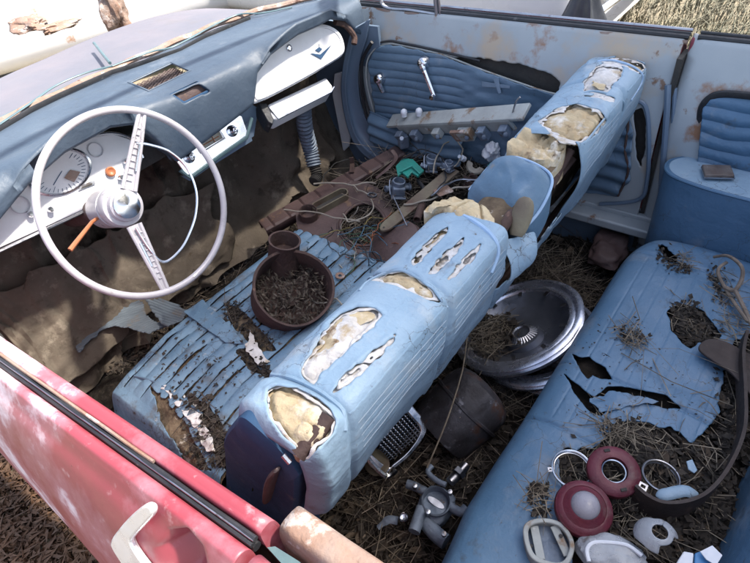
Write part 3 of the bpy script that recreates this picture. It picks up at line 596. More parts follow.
def fb(U, V, off=0., x0=-.612, x1=.735):
    x = x0+(x1-x0)*U; y = np.interp(V, FL, FP[:, 0]); z = np.interp(V, FL, FP[:, 1])
    dy = np.interp(np.clip(V+.01, 0, 1), FL, FP[:, 0])-np.interp(np.clip(V-.01, 0, 1), FL, FP[:, 0])
    dz = np.interp(np.clip(V+.01, 0, 1), FL, FP[:, 1])-np.interp(np.clip(V-.01, 0, 1), FL, FP[:, 1])
    l = np.hypot(dy, dz)+1e-9
    ny = dz/l; nzv = -dy/l
    P = np.stack([x, y, z], -1)
    e = np.clip((-.590-x)/.022, 0, 1); e2 = np.clip((x-.66)/.075, 0, 1)
    o = off-.030*e**2-.030*e2**2
    o = o+.0045*nz(P, 7, 3)*(1-e)+.0018*nz(P, 26, 4)
    for s_ in (-.535, -.27, -.055, .285, .53): o = o-.006*np.exp(-((x-s_-.01*nz(P*[0, 1, 1], 8))/.007)**2)
    # stitched ridges running along the rear face
    for k in range(4):
        o = o+.0006*np.exp(-((V-(.665+.022*k))/.0045)**2)
    o = o+.004*np.clip((V-.78)/.1, 0, 1)*nz(P*[1, 0, 1], 7, 6)*1.3
    z2 = z+nzv*o; y2 = y+ny*o
    # curled lips round the rips
    if CURL and U.ndim == 2:
        px_, py_ = PX(P); dm = np.full(x.shape, 99.)
        for pl in TE.values(): dm = np.minimum(dm, np.abs(sd(px_, py_, pl)))
        cu_ = np.where(z > .78, np.exp(-(dm/2.2)**2), 0)*(.0028+.004*nz(P, 45, 9)); y2 = y2+ny*cu_; z2 = z2+nzv*cu_
    # middle of the bench sags a touch
    return np.stack([x, y2, z2+.006*np.sin((x+.6)*2.2)+.028*np.clip((x-.25)/.4, 0, 1)], -1)
VC = float(np.interp(1.0, [0, 1], [0, 1])); _k = int(np.argmax((FP[:, 1] < .826) & (FP[:, 0] < 0))); VC = FL[_k]   # rear top edge
# make sure the normal points out (up on the crown)
_t = fb(np.array([[.3]]), np.array([[.5]]), .01)-fb(np.array([[.3]]), np.array([[.5]]), 0.)
NSG = 1 if _t[0, 0, 2] > 0 else -1
fbo = lambda U, V, off=0.: fb(U, V, NSG*off)
GAPL = [(452, 190), (470, 183), (505, 196), (520, 212), (500, 262)]
def gapmask(P): return (P[..., 0] > -.058+.006*nz(P, 30)) & (P[..., 0] < .288)
def skin_keep(P, x, y, U, V):
    k = np.ones(x.shape, bool)
    for n, pl in TE.items(): k &= (sd(x, y, pl)+(.7 if n[0] == 's' else 1.5)*fbm(P, 60, 2) > 0) | (P[..., 2] < .775)
    k &= ~(gapmask(P) & (V < .80+.05*fbm(P, 25, 5)))
    k &= (P[..., 2] > .605+.010*nz(P, 22)+.012*nz(P, 60, 2)) | (P[..., 1] > .05)
    return k
fs = obj('front_bench_seat', grid(lambda U, V: fbo(U, V, -.045), 120, 60, lambda P, x, y, U, V: (P[..., 0] > -.585) & (P[..., 0] < .70) & ((P[..., 2] > .62) | (P[..., 1] > .05))), M['burlap'], car, label='long torn pale blue bench seat with foam bursting from its backrest')
bfull = grid(fbo, 300, 110); tfull = BVHTree.FromPolygons([Vector(p) for p in bfull.v], bfull.f)
CURL = True; gcov = grid(fbo, 620, 250, skin_keep); CURL = False
vin = obj('backrest_cover', gcov, M['vinyl'], car, solid=.0022, smooth=60, label='split and sun bleached pale blue vinyl backrest cover')
vin.parent = fs; WL[vin.name] = WL[fs.name]
for nm_, pl_ in TE.items():
    def kb(P, x, y, U, V, pl_=pl_):
        d = sd(x, y, pl_)+3.4*fbm(P, 75, 8); return (d < 1.2) & (d > -2.5) & (P[..., 2] > .77)
    g_ = grid(lambda U, V: fbo(U, V, -.0008+.0012*nz(np.stack([U*60, V*30, U*0], -1), 3)), 620, 250, kb)
    if g_.v: obj('torn_lining', g_, M['batting'], fs, solid=.0012)
def foam_part(names, mt, name, lo=-99, hi=3, off=-.010, amp=.010, **k):
    def kp(P, x, y, U, V):
        r = np.zeros(x.shape, bool)
        for n in names: r |= (sd(x, y, TE[n]) < hi) & (P[..., 2] > .77)
        return r
    def fn(U, V):
        P = fbo(U, V, 0.); px, py = PX(P); h = np.zeros(U.shape)
        for n in names: h = np.maximum(h, np.clip(-sd(px, py, TE[n])/9, 0, 1))
        crk = np.abs(nz(P, 38, 4)); return fbo(U, V, off+amp*(fbm(P, 22, 3)*.55+.25)*1.0+amp*h*.9-.006*np.exp(-(crk/.12)**2)*(nz(P, 15, 2) > 0)+.0022*fbm(P, 110, 5))
    return obj(name, grid(fn, 620, 250, kp), mt, fs, smooth=80, **k)
for q_ in ('end', 'far1', 'far4', 'cresc'): foam_part([q_], M['foam'], 'foam_padding', amp=.009, off=-.010)
for q_ in ('long1', 'far2', 's2', 's3', 'long2'): foam_part([q_], M['batting'], 'white_batting', amp=.009, off=-.008)
for q_ in ('s1', 'far3'): foam_part([q_], M['foam'], 'foam_padding', off=-.010, amp=.006)
# ochre foam showing along the top of the long rip and inside the far rips
def extra(poly, mt, nm, off=-.001, amp=.008):
    obj(nm, grid(lambda U, V: fbo(U, V, off+amp*fbm(fbo(U, V, 0.), 30, 5)), 620, 250, lambda P, x, y, U, V: sd(x, y, poly)+2.5*fbm(P, 60, 4) < 0), mt, fs, smooth=80)
extra([(314, 352), (326, 333), (342, 318), (358, 311), (372, 312), (378, 317), (362, 326), (344, 338), (330, 356), (318, 366)], M['foam'], 'foam_padding', .000)
extra([(590, 85), (598, 74), (610, 70), (612, 78), (602, 90)], M['foam'], 'foam_padding', .001)
extra([(396, 276), (412, 277), (422, 287), (412, 289), (398, 284)], M['foam'], 'foam_padding', .0)
# piping loops following the seams
def seam(px_pts, r=.0038, l=.002, name='piping', mt='piping'):
    P = []
    for p in px_pts:
        q, n = hit(tfull, *p, lift=l)
        if q is not None: P.append(q)
    if len(P) > 2: obj(name, MB().tube(crom(P, 60), r, 7), M[mt], fs)
for a_, c_ in ((-.525, -.285), (-.255, -.07), (.30, .51), (.55, .68)):
    us = (np.linspace(a_, c_, 60)+.612)/(.735+.612); obj('edge_piping', MB().tube(fbo(us, np.full(60, VC-.022), .001), .0026, 6), M['vinyl'], fs)
seam([(238, 408), (247, 393), (262, 380), (273, 375), (292, 378), (315, 388), (334, 401), (343, 412), (344, 430)], mt='vinyl')
seam([(360, 292), (368, 283), (385, 274), (402, 271), (420, 279), (436, 291), (446, 308)], r=.003, mt='vinyl')
seam([(398, 222), (412, 211), (432, 206), (452, 211), (474, 222), (492, 237), (497, 252), (490, 272)], r=.0045)
seam([(574, 97), (590, 92), (606, 94), (622, 101), (622, 110)], r=.003, mt='vinyl')
seam([(598, 62), (612, 61), (630, 66), (641, 74), (640, 84), (630, 100)], r=.003)
for k in range(5):
    vv = VC+.004+.0165*k
    for a_, c_ in ((-.52, -.285), (-.255, -.075), (.31, .50), (.55, .66)):
        us = (np.linspace(a_, c_, 60)+.612)/(.735+.612); Pk = fbo(us, np.full(60, vv), .0012)
        obj('pinstripe', MB().tube(Pk, .0013, 5), M['stripe'], fs)
# foam lump, folded pad and steel in the gap between the two backs
def blob(c, r, jit=.25, seed=1, sq=(1, 1, 1), ax=None, n=(40, 26), sc=14, exp=2.0):
    u, v = np.meshgrid(np.linspace(0, 2*math.pi, n[0], endpoint=False), np.linspace(0, math.pi, n[1]), indexing='ij')
    D = np.stack([np.cos(u)*np.sin(v), np.sin(u)*np.sin(v), np.cos(v)], -1)
    if exp != 2: D = D/((np.abs(D)**exp).sum(-1, keepdims=True)**(1/exp))
    D = D*(1+jit*fbm(D/2+seed, sc/8, seed)[..., None]); P = D*r*np.array(sq)
    if ax is not None: P = P@np.array(ax)
    P = P+np.array(c); b = MB(); V = P.reshape(-1, 3); F = []
    for i in range(n[0]):
        for j in range(n[1]-1): F.append((i*n[1]+j, i*n[1]+j+1, ((i+1) % n[0])*n[1]+j+1, ((i+1) % n[0])*n[1]+j))
    b.add(V, F); return b
def softblock(polypx, z, h, mt, name, bul=.012, jit=.004, ns=30, parent=None, tilt=None, lab=None, zs=None, **k):
    """cushion-like slab: outline in photo pixels put on heights zs (per corner) or z"""
    n = len(polypx); zz = zs or [z]*n
    O = crom([W(*p, z=q) for p, q in zip(polypx, zz)], 120, True); c = O.mean(0)
    rings = []
    for s in np.linspace(0, 1, 40):
        P = c+(O-c)*s; P = P+np.array([0, 0, 1])*(bul*(1-s**4)-h*0); P = P+np.stack([O*0+0, O*0, O*0+1], 0)[2]*np.array([0, 0, jit])*fbm(P, ns, 4)[:, None]; P[:, 2] += .0028*fbm(P, 90, 6)*(mt is M['foam'])-.010*np.exp(-(np.abs(nz(P, 26, 4))/.10)**2)*(mt is M['foam']); rings.append(P)
    for s in (1.012, 1.015, 1.01): rings.append(c+(O-c)*s-np.array([0, 0, h*(.3 if s == 1.012 else .65 if s == 1.015 else 1)]))
    m = 120; V = np.concatenate(rings); F = [(i*m+j, i*m+(j+1) % m, (i+1)*m+(j+1) % m, (i+1)*m+j) for i in range(len(rings)-1) for j in range(m)]
    return obj(name, MB().add(V, F), mt, parent, label=lab, smooth=70, **k), O
softblock([(424, 213), (432, 202), (446, 197), (462, 197), (480, 204), (493, 216), (494, 232), (484, 236), (462, 226), (440, 212)], .85, .06, M['foam'], 'foam_lump', .014, .012, 18, fs)
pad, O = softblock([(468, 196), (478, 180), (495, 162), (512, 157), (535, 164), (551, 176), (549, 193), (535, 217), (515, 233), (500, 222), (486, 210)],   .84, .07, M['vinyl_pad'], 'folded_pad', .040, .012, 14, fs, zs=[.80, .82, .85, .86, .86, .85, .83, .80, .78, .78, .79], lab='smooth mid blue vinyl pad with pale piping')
obj('pad_piping', MB().tube(O[4:84], .0034, 7), M['piping'], fs)
softblock([(507, 152), (512, 142), (525, 133), (543, 131), (560, 138), (566, 146), (556, 156), (538, 162), (520, 158)], .85, .08, M['foam'], 'foam_lump', .006, .014, 22, fs)
m = MB(); m.tube(crom([W(516, 236, z=.80), W(522, 215, z=.83), W(527, 197, z=.86)], 10), [.012, .016, .018, .020, .021, .021, .020, .018, .014, .006], 12, flat=.45); obj('hinge_arm', m, M['bar'], fs, label='tongue shaped rusty seat hinge arm')
obj('rusty_rail', MB().tube([W(495, 238, z=.80), W(505, 224, z=.82), W(512, 214, z=.82)], .012, 10), M['rust'], fs)
obj('rusty_rail', MB().tube([W(550, 188, z=.78), W(560, 168, z=.80), W(571, 150, z=.83)], .010, 10).tube([W(556, 180, z=.76), W(574, 158, z=.80)], .008, 8), M['rust'], fs)
obj('frame_tube', MB().tube([W(298, 455, z=.83), W(312, 440, z=.84), W(329, 417, z=.85)], .0125, 12), M['rust'], fs)
obj('frame_tube', MB().tube([W(590, 131, z=.845), W(606, 115, z=.855)], .007, 12), M['rust'], fs)
obj('frame_tube', MB().tube([(-.59+1.25*t, .008+.004*math.sin(t*9), .607) for t in np.linspace(0, 1, 40)], .008, 8), M['rust'], fs)
obj('frame_tube', MB().tube([(-.05, .03, .78), (.3, .03, .78)], .008, 8), M['rust'], fs)
# dangling flap of vinyl at the split
def flap(U, V):
    a = [W(498, 240, z=.80), W(535, 232, z=.78)]; c = [W(500, 282, z=.72), W(524, 262, z=.72)]
    P = (1-V)[..., None]*((1-U)[..., None]*a[0]+U[..., None]*a[1])+V[..., None]*((1-U)[..., None]*c[0]+U[..., None]*c[1])
    P[..., 1] += -.02*np.sin(V*2.5)+.006*nz(P, 25); return P
obj('torn_flap', grid(flap, 60, 60, lambda P, x, y, U, V: (V < .92+.1*nz(P, 40)) & (U < .95+.08*nz(P, 35, 2))), M['vinyl'], fs, solid=.002)
def flap2(U, V):
    a = [W(495, 150, z=.80), W(560, 96, z=.82)]; c = [W(505, 180, z=.76), W(560, 130, z=.80)]
    P = (1-V)[..., None]*((1-U)[..., None]*a[0]+U[..., None]*a[1])+V[..., None]*((1-U)[..., None]*c[0]+U[..., None]*c[1])
    P[..., 2] += .004*nz(P, 25); return P
# navy end shield
EC = [(227, 462), (225, 440), (229, 428), (237, 418), (245, 416), (262, 430), (284, 452), (299, 471), (301, 480), (299, 512), (297, 560), (232, 560)]
def ecap(off, sh=1.): 
    P = np.array(px_poly(EC, x=-.613)); c = P.mean(0); return [c+(p-c)*sh+np.array([off, 0, 0]) for p in P]
zc = MB(); A = crom(ecap(.012, 1.0), 80, True); B_ = crom(ecap(-.002, .985), 80, True); C_ = crom(ecap(-.008, .93), 80, True); D_ = A+np.array([.03, 0, 0])
cE = C_.mean(0); RR = [D_, A, B_, C_]+[cE+(C_-cE)*k_-np.array([.006*(1-k_), 0, 0]) for k_ in (.8, .6, .4, .2, .02)]; zc.add(np.concatenate(RR), [(i*80+j, i*80+(j+1) % 80, (i+1)*80+(j+1) % 80, (i+1)*80+j) for i in range(len(RR)-1) for j in range(80)])
sh_ = obj('end_shield', zc, M['vinyl_navy'], fs, label='dark navy seat end shield')
obj('release_handle', MB().tube(crom([W(268, 500, x=-.626), W(272, 478, x=-.630), W(277, 470, x=-.629)], 10), [.010, .014, .015, .015, .015, .014, .013, .011, .009, .006], 12, flat=.4), M['rust_mauve'], sh_) if 0 else obj('release_handle', MB().tube(crom([W(268, 500, x=-.626), W(272, 478, x=-.630), W(277, 470, x=-.629)], 10), [.010, .014, .015, .015, .015, .014, .013, .011, .009, .006], 12, flat=.4), M['rust_mauve'], fs)
obj('shield_clip', MB().tube([W(283, 455, x=-.624), W(290, 463, x=-.624)], .004, 6, flat=.5), M['chrome'], fs)
# ------------------------------------------------------------------ front cushion
def cz(x, y): return .435+.055*np.clip((x+.64)/.20, 0, 1)**.7-.03*np.clip((y-.68)/.08, 0, 1)**2
def cus(U, V):
    x = -.665+.74*U; y = .30+.46*V; P = np.stack([x, y, x*0], -1); z = cz(x, y)+.006*fbm(P, 6, 2)
    fr = np.clip((V-.93)/.07, 0, 1); z = z-.10*fr**2; ed = np.clip((.06-U)/.06, 0, 1); z = z-.12*ed**1.5
    w = np.clip((x+.60)/.03, 0, 1)*(1-np.clip((y-.72)/.02, 0, 1))
    z = z+.0075*np.abs(np.sin(math.pi*(y-.30+.02*(x+.4))/.036))**.7*w
    return np.stack([x, y, z], -1)
CH = [[(224, 303), (236, 306), (252, 320), (268, 338), (276, 350), (262, 352), (247, 342), (232, 324)],
      [(186, 396), (206, 402), (224, 428), (232, 452), (226, 470), (205, 440), (196, 415)],
      [(236, 350), (246, 345), (262, 362), (272, 378), (262, 378), (246, 366)],
      [(150, 386), (166, 400), (190, 430), (210, 470), (190, 470), (160, 420)]]
STRIP = [(184, 310), (206, 302), (236, 330), (272, 352), (262, 372), (240, 352), (206, 328)]
DN = unit((-.08, -.52, .78)); dc = W(294, 287, z=.575); rd = .102
def in_drum(P):
    q = P-dc; h = q@DN; return (np.linalg.norm(q-h[..., None]*DN, axis=-1) < rd-.001) & (h > -.108)
def cus_keep(P, x, y, U, V):
    k = np.ones(x.shape, bool)
    for pl in CH: k &= sd(x, y, pl)+2*fbm(P, 55, 3) > 0
    t = ((P[..., 1]-.30+.02*(P[..., 0]+.4))/.036) % 1; gap = np.minimum(t, 1-t)*.036
    open_ = (gap < .0012+.0038*fbm(P*[.4, 2, 1], 26, 6)) & (P[..., 0] > -.60) & (sd(x, y, STRIP) > 0) & (P[..., 1] < .725)
    return k & ~open_ & ~in_drum(P)
cu = obj('front_cushion', grid(cus, 420, 270, cus_keep), M['vinyl_cush'], car, solid=.002, smooth=60, label='rotten pleated front seat cushion')
def under(U, V): P = cus(U, V); P[..., 2] += -.011+.006*fbm(P, 40, 3); return P
obj('cushion_padding', grid(under, 260, 180, lambda P, x, y, U, V: ~in_drum(P)), M['burlap'], cu)
def ssd(px, py): return W(px, py, z=.485)
obj('seat_seam', MB().tube(crom([ssd(*p) for p in [(197, 316), (216, 332), (240, 350), (258, 366), (275, 380)]], 30)-[0, 0, 0.002], .003, 6).tube(crom([ssd(*p)-np.array([0, 0, .015]) for p in [(132, 372), (152, 378), (175, 392), (200, 410)]], 30), .003, 6), M['vinyl_door'], cu)
def rag(poly, z, mt, name, par, jit=.008, ns=25, seed=3, zf=None, solid=.0015, amp=2.0, **k):
    xs_, ys_ = [p[0] for p in poly], [p[1] for p in poly]; x0, x1, y0, y1 = min(xs_)-4, max(xs_)+4, min(ys_)-4, max(ys_)+4
    C4 = [W(*p, z=z) for p in ((x0, y0), (x1, y0), (x1, y1), (x0, y1))]
    def fn(U, V):
        P = ((1-U)*(1-V))[..., None]*C4[0]+(U*(1-V))[..., None]*C4[1]+(U*V)[..., None]*C4[2]+((1-U)*V)[..., None]*C4[3]
        if zf: P[..., 2] = zf(P[..., 0], P[..., 1])
        P[..., 2] += jit*fbm(P, ns, seed); return P
    return obj(name, grid(fn, 110, 110, lambda P, x, y, U, V: sd(x, y, poly)+amp*fbm(P, 60, 5) < 0), mt, par, solid=solid, smooth=70, **k)
rag([(160, 386), (176, 388), (186, 398), (198, 404), (208, 430), (216, 452), (206, 452), (196, 430), (178, 408)], .47, M['batting'], 'torn_edge', cu, .012)
rag([(250, 330), (262, 352), (270, 362), (258, 366), (246, 350)], .50, M['batting'], 'torn_edge', cu, .006)
rag([(184, 312), (203, 300), (234, 330), (244, 344), (226, 343), (205, 328)], .496, M['vinyl_cush'], 'smooth_strip', cu, .002, 6, amp=.6)
# ================================================================== REAR SEAT
RPROF = crom([(-.150, .26), (-.158, .36), (-.165, .44), (-.178, .482), (-.205, .502), (-.26, .508), (-.36, .505), (-.46, .497), (-.56, .475)], 160)
RL = np.concatenate([[0], np.cumsum(np.hypot(*np.diff(RPROF, axis=0).T))]); RL /= RL[-1]
def rear(U, V):
    x = -.60+1.16*U; y = np.interp(V, RL, RPROF[:, 0]); z = np.interp(V, RL, RPROF[:, 1])
    y = y-.055*np.clip((x-.40)/.16, 0, 1)**2-.03*np.clip((-.40-x)/.2, 0, 1)+.03*np.exp(-((x-.1)/.35)**2)*0
    z = z-.05*np.clip((x-.50)/.06, 0, 1)**2*(z > .4); P = np.stack([x, y, z], -1)
    z = z+.005*fbm(P, 5, 7)
    top_ = np.clip((z-.46)/.03, 0, 1)
    inn = .35*np.clip((x+.16)/.02, 0, 1)*np.clip((.43-x)/.02, 0, 1)*top_*np.clip((-.215-y)/.01, 0, 1)
    g = ((y+.0)/.030) % 1; z = z-.0035*np.exp(-((g-.5)/.07)**2)*inn
    for s_ in (-.17, .0, .435):
        z = z-.005*np.exp(-((x-s_-.04*(y+.3)*0)/.005)**2)*top_
    z = z+.003*np.sin(x*55+6*nz(P, 8))*np.clip((x+.05)/-.2, 0, 1)*.4*top_
    y = y+.006*nz(P, 12, 4)*np.clip((.47-z)/.05, 0, 1)
    return np.stack([x, y, z], -1)
RH = [[(572, 354), (582, 358), (590, 357), (597, 364), (606, 368), (612, 380), (600, 380), (592, 375), (588, 381), (580, 371)],
      [(564, 374), (573, 381), (584, 391), (594, 396), (608, 387), (622, 387), (646, 391), (666, 396), (682, 409), (666, 409), (645, 404), (622, 404), (610, 407), (602, 418), (586, 410), (576, 396)],
      [(668, 312), (678, 303), (690, 306), (704, 312), (716, 326), (722, 336), (712, 346), (698, 344), (690, 352), (682, 344), (672, 332)],
      [(616, 418), (632, 424), (646, 420), (658, 428), (676, 430), (690, 440), (712, 450), (722, 470), (712, 500), (690, 520), (640, 520), (600, 500), (560, 490), (558, 455), (568, 446), (590, 452), (606, 436)],
      [(556, 500), (600, 480), (690, 440), (716, 420), (722, 380), (736, 340), (770, 330), (770, 640), (560, 640), (572, 560)],
      [(655, 246), (662, 242), (672, 252), (676, 262), (668, 262), (660, 254)]]
def rear_keep(P, x, y, U, V):
    k = np.ones(x.shape, bool)
    for i, pl in enumerate(RH): k &= sd(x, y, pl)+(.9 if i < 2 else 2 if i < 3 else 3.5)*fbm(P, 55, 3) > 0
    return k
rs = obj('rear_cushion', grid(rear, 520, 300, rear_keep), M['vinyl_rear'], car, solid=.002, smooth=60, label='slashed blue rear seat cushion strewn with debris')
def runder(U, V): P = rear(U, V); P[..., 2] += -.020+.010*fbm(P, 30, 3); P[..., 1] += -.01*np.clip((.46-P[..., 2])/.05, 0, 1); return P
ru = obj('rear_padding', grid(runder, 200, 120), M['dirt'], rs)
br = bvh(ru); brv = bvh(rs)
obj('seam_piping', MB().tube([rear(np.array(u_), np.array(.262))+[0, 0, .001] for u_ in np.linspace(.05, .97, 80)], .0028, 6), M['vinyl_rear'], rs)
for pts_ in ([(577, 345), (600, 352), (620, 364), (640, 378), (668, 394), (697, 409)], [(540, 384), (556, 390), (570, 400), (585, 412)], [(494, 500), (515, 510), (530, 525), (545, 548)], [(678, 268), (700, 275), (723, 290), (738, 310)], [(512, 440), (540, 452), (560, 470)]):
    pp_ = [hit(brv, *p, lift=.0002)[0] for p in pts_]; pp_ = [p for p in pp_ if p is not None]
    if len(pp_) > 2: obj('stitched_seam', MB().tube(crom(pp_, 50), .0016, 5), M['black'], rs)
# torn tongue and loose flap of vinyl
rag([(590, 400), (612, 392), (642, 396), (660, 402), (640, 404), (618, 410), (600, 414)], .512, M['vinyl_rear'], 'torn_flap', rs, .004)
st_ = MB()
for yy in np.arange(-.225, -.52, -.030):
    run = []
    for xx in np.linspace(-.155, .425, 120):
        u_ = (xx+.60)/1.16; q = rear(np.array(u_), np.interp(yy, RPROF[::-1, 0], RL[::-1])); px_, py_ = PX(q)
        inh = any(float(sd(px_, py_, pl)) < 3.5 for pl in RH) or float(nz(q, 14, 3)) > .38
        if inh or xx > .42:
            if len(run) > 3: st_.tube(run, .0008, 4)
            run = []
        else: run.append(q+[0, 0, .0002])
obj('pleat_lines', st_, M['black'], rs, kind='stuff')  # thin black lines laid along the pleat grooves
# backrest at the lower right
def bk(U, V):
    x = -.60+1.25*U; y = -.565-.05*np.sin(V*3.1)*-.6-.17*V; z = .44+.42*V; P = np.stack([x, y, z], -1)
    y = y+.006*nz(P, 7)+.004*np.sin(x*60)*.3; return np.stack([x, y, z], -1)
obj('rear_backrest', grid(bk, 90, 50), M['vinyl_rear'], car, solid=.01, label='blue rear seat backrest')
# ================================================================== DIRT
def bed(U, V):
    x = -.70+1.40*U; y = -.75+1.90*V; P = np.stack([x, y, x*0], -1)
    s = lambda a: 1/(1+np.exp(-a))
    z = .27+0*x
    z = z+.10*np.exp(-(((x+.58)/.12)**2+((y-.80)/.12)**2))
    z = z+(.08+.12*np.clip(x/.6, 0, 1))*s((x-.02)/.04)*s((y-.33)/.03)*s((.86-y)/.03)
    z = z+.03*np.exp(-(((x-.15)/.25)**2+((y+.02)/.1)**2))
    z = z+.016*fbm(P, 9, 2)+.006*fbm(P, 45, 3)
    return np.stack([x, y, z], -1)
bedo = obj('soil_bed', grid(bed, 300, 400), M['dirt'], None, smooth=0, kind='stuff', label='dark humus and rotten leaves lying over the car floor', cat='soil')
tb = bvh(bedo)
# ================================================================== JUNK, PASSENGER SIDE
def T3(*p): return np.array(p, float)
def thing(name, mb, mt, label, cat, **k): return obj(name, mb, mt, None, label=label, cat=cat, **k)
def root_at(name, P, label, cat, group=None): return empty(name, tuple(float(v) for v in P), label, cat, group)
# notched rusty channel
A, B_ = W(262, 226, z=.43), W(400, 150, z=.50); ax = unit(B_-A); side = unit(np.cross(ax, [0, 0, 1])); up = np.cross(side, ax); L_ = np.linalg.norm(B_-A)
m = MB(); w = .036
prof = [(-w, -.03), (-w, 0), (-w+.006, .006), (w-.006, .006), (w, 0), (w, -.03)]; V = []; n = 90
for i in range(n+1):
    t = i/n; q = A+ax*L_*t; dip = .007*max(0, math.exp(-(((t*9) % 1-.5)/.07)**2))
    V += [q+side*a+up*(c-(dip if 1 < j < 4 else 0)+.0015*float(nz(q*1.0+a, 30))) for j, (a, c) in enumerate(prof)]
F = [(i*6+j, i*6+j+1, (i+1)*6+j+1, (i+1)*6+j) for i in range(n) for j in range(5)]
thing('rusty_channel', m.add(V, F), M['rust_mauve'], 'long notched rusty channel lying across the passenger footwell', 'metal strip', solid=.003, smooth=30)
# plate with collars
r = root_at('fan_housing_plate', W(330, 225, z=.44), 'mauve primered sheet plate with round and oval collars in the junk pile', 'metal plate')
pl = [(296, 214), (305, 205), (322, 196), (336, 186), (352, 180), (378, 188), (392, 206), (396, 232), (384, 252), (360, 262), (338, 258), (318, 248), (302, 240)]
PN = unit((-.05, -.12, 1)); PO = W(330, 225, z=.455); pp = lambda p, l=0: WP(*p, PO+PN*l, PN)
O = crom([pp(p) for p in pl], 60, True); H_ = crom([pp(p) for p in [(340, 224), (352, 208), (368, 204), (382, 214), (386, 230), (376, 244), (358, 246), (345, 238)]], 60, True)
# start both loops at matching angles
def al(L, c): a = [math.atan2(p[1]-c[1], p[0]-c[0]) for p in L]; k = int(np.argmin(np.abs(a))); L = np.roll(L, -k, 0); return L
c_ = H_.mean(0); O, H_ = al(O, c_), al(H_, c_)
obj('plate', MB().ring(O, H_, -PN*.004), M['rust_mauve'], r)
obj('ring_lip', MB().tube(H_+PN*.003, .005, 8, closed=True).tube(c_+(H_-c_)*1.1+PN*.001, .003, 6, closed=True), M['rust_mauve'], r)
def collar(p, rr, h, sq=(1, 1), mt='rust'): return MB().lathe(pp(p), unit((-.12, -.22, 1)), [(rr+.008, 0), (rr+.002, .003), (rr, h), (rr-.002, h+.001), (rr-.004, h-.002), (rr-.005, -.03)], 36, sq=sq), M[mt]
a, b2 = collar((309, 217), .030, .030); obj('collar', a, b2, r)
a, b2 = collar((310, 244), .027, .018, mt='dark'); obj('collar', a, M['rust'], r)
oc = []; c0, c1 = pp((318, 205), .025), pp((342, 192), .025)
for i in range(40):
    t = 2*math.pi*i/40; oc.append(np.array([math.cos(t), math.sin(t)]))
e1 = unit(c1-c0); e2 = unit(np.cross(PN, e1)); rw = .021
loop = lambda k, l: np.array([(c0 if q[0] < 0 else c1)+e1*rw*k*q[0]+e2*rw*k*q[1]+PN*l for q in oc])
obj('oval_collar', MB().ring(loop(1, 0), loop(.82, 0), -PN*.03), M['bar'], r)
obj('collar_well', MB().add(loop(.83, -.02), [tuple(range(40))]), M['dark'], r)
# blower drum
r = root_at('blower_drum', W(294, 282, z=.49), 'round open rusty drum with a short neck, sitting on the front cushion', 'drum')
DN = unit((-.08, -.52, .78)); dc = W(294, 287, z=.575); rd = .102
obj('shell', MB().lathe(dc, DN, [(.0, -.10), (.05, -.10), (rd-.006, -.095), (rd-.001, -.085), (rd, -.01), (rd+.004, 0), (rd+.003, .003), (rd-.003, .001), (rd-.005, -.01), (rd-.006, -.085), (.05, -.09), (0, -.09)], 64, jit=.003), M['rust'], r)
obj('hub_boss', MB().lathe(dc-DN*.09, DN, [(.028, 0), (.026, .02), (.012, .022), (0, .022)], 24), M['rust'], r)
e_ = np.array([.50, .40, .738]); e_ = unit(e_-DN*(e_@DN)); nc = dc-DN*.035+e_*(rd+.018); obj('neck', MB().lathe(nc, unit(DN+e_*.5), [(.044, -.06), (.040, .030), (.043, .034), (.038, .034), (.036, -.01), (.02, -.02), (0, -.02)], 40), M['rust'], r)
DRUM_BED = (dc, DN, rd)
# tarnished bar with a rounded end
A, B_ = W(382, 229, z=.50), W(450, 172, z=.54); ax = unit(B_-A); sd_ = unit(np.cross(ax, [0, 0, 1])); w = .021; o = []
for t in np.linspace(math.pi/2, 3*math.pi/2, 12): o.append(A+ax*.03+ax*math.cos(t)*.035+sd_*math.sin(t)*w)
o += [B_+ax*.02-sd_*w*1.1, B_+ax*.02+sd_*w*1.1]
r = root_at('tarnished_bar', A, 'flat greenish brown metal bar with a rounded drilled end', 'metal bar')
obj('bar_body', MB().prism(o, (0, 0, -.008)), M['bar'], r, bevel=.002)
obj('bolt_hole', MB().lathe(A+ax*.008+np.array([0, 0, .0005]), (0, 0, 1), [(.0035, 0), (.0035, .0008), (0, .0006)], 16), M['dark'], r)
thing('nail', MB().tube([W(393, 196, z=.56), W(407, 226, z=.56)], .0018, 6).lathe(W(393, 196, z=.56), W(393, 196, z=.56)-W(407, 226, z=.56), [(.004, 0), (.004, .001), (0, .001)], 10), M['chrome_dull'], 'thin steel nail lying across the flat brown bar', 'nail')
# large dark lid leaning behind the seat
r_ = thing('dark_curved_lid', MB().lathe(W(389, 252, z=.44), unit((-.45, .35, .82)), [(.0, .028), (.05, .028), (.085, .018), (.112, .0), (.116, -.02), (.113, -.02), (.108, -.002), (.08, .012), (0, .02)], 48), M['rust_mauve'], 'dark brown round metal lid tucked against the backrest', 'lid')
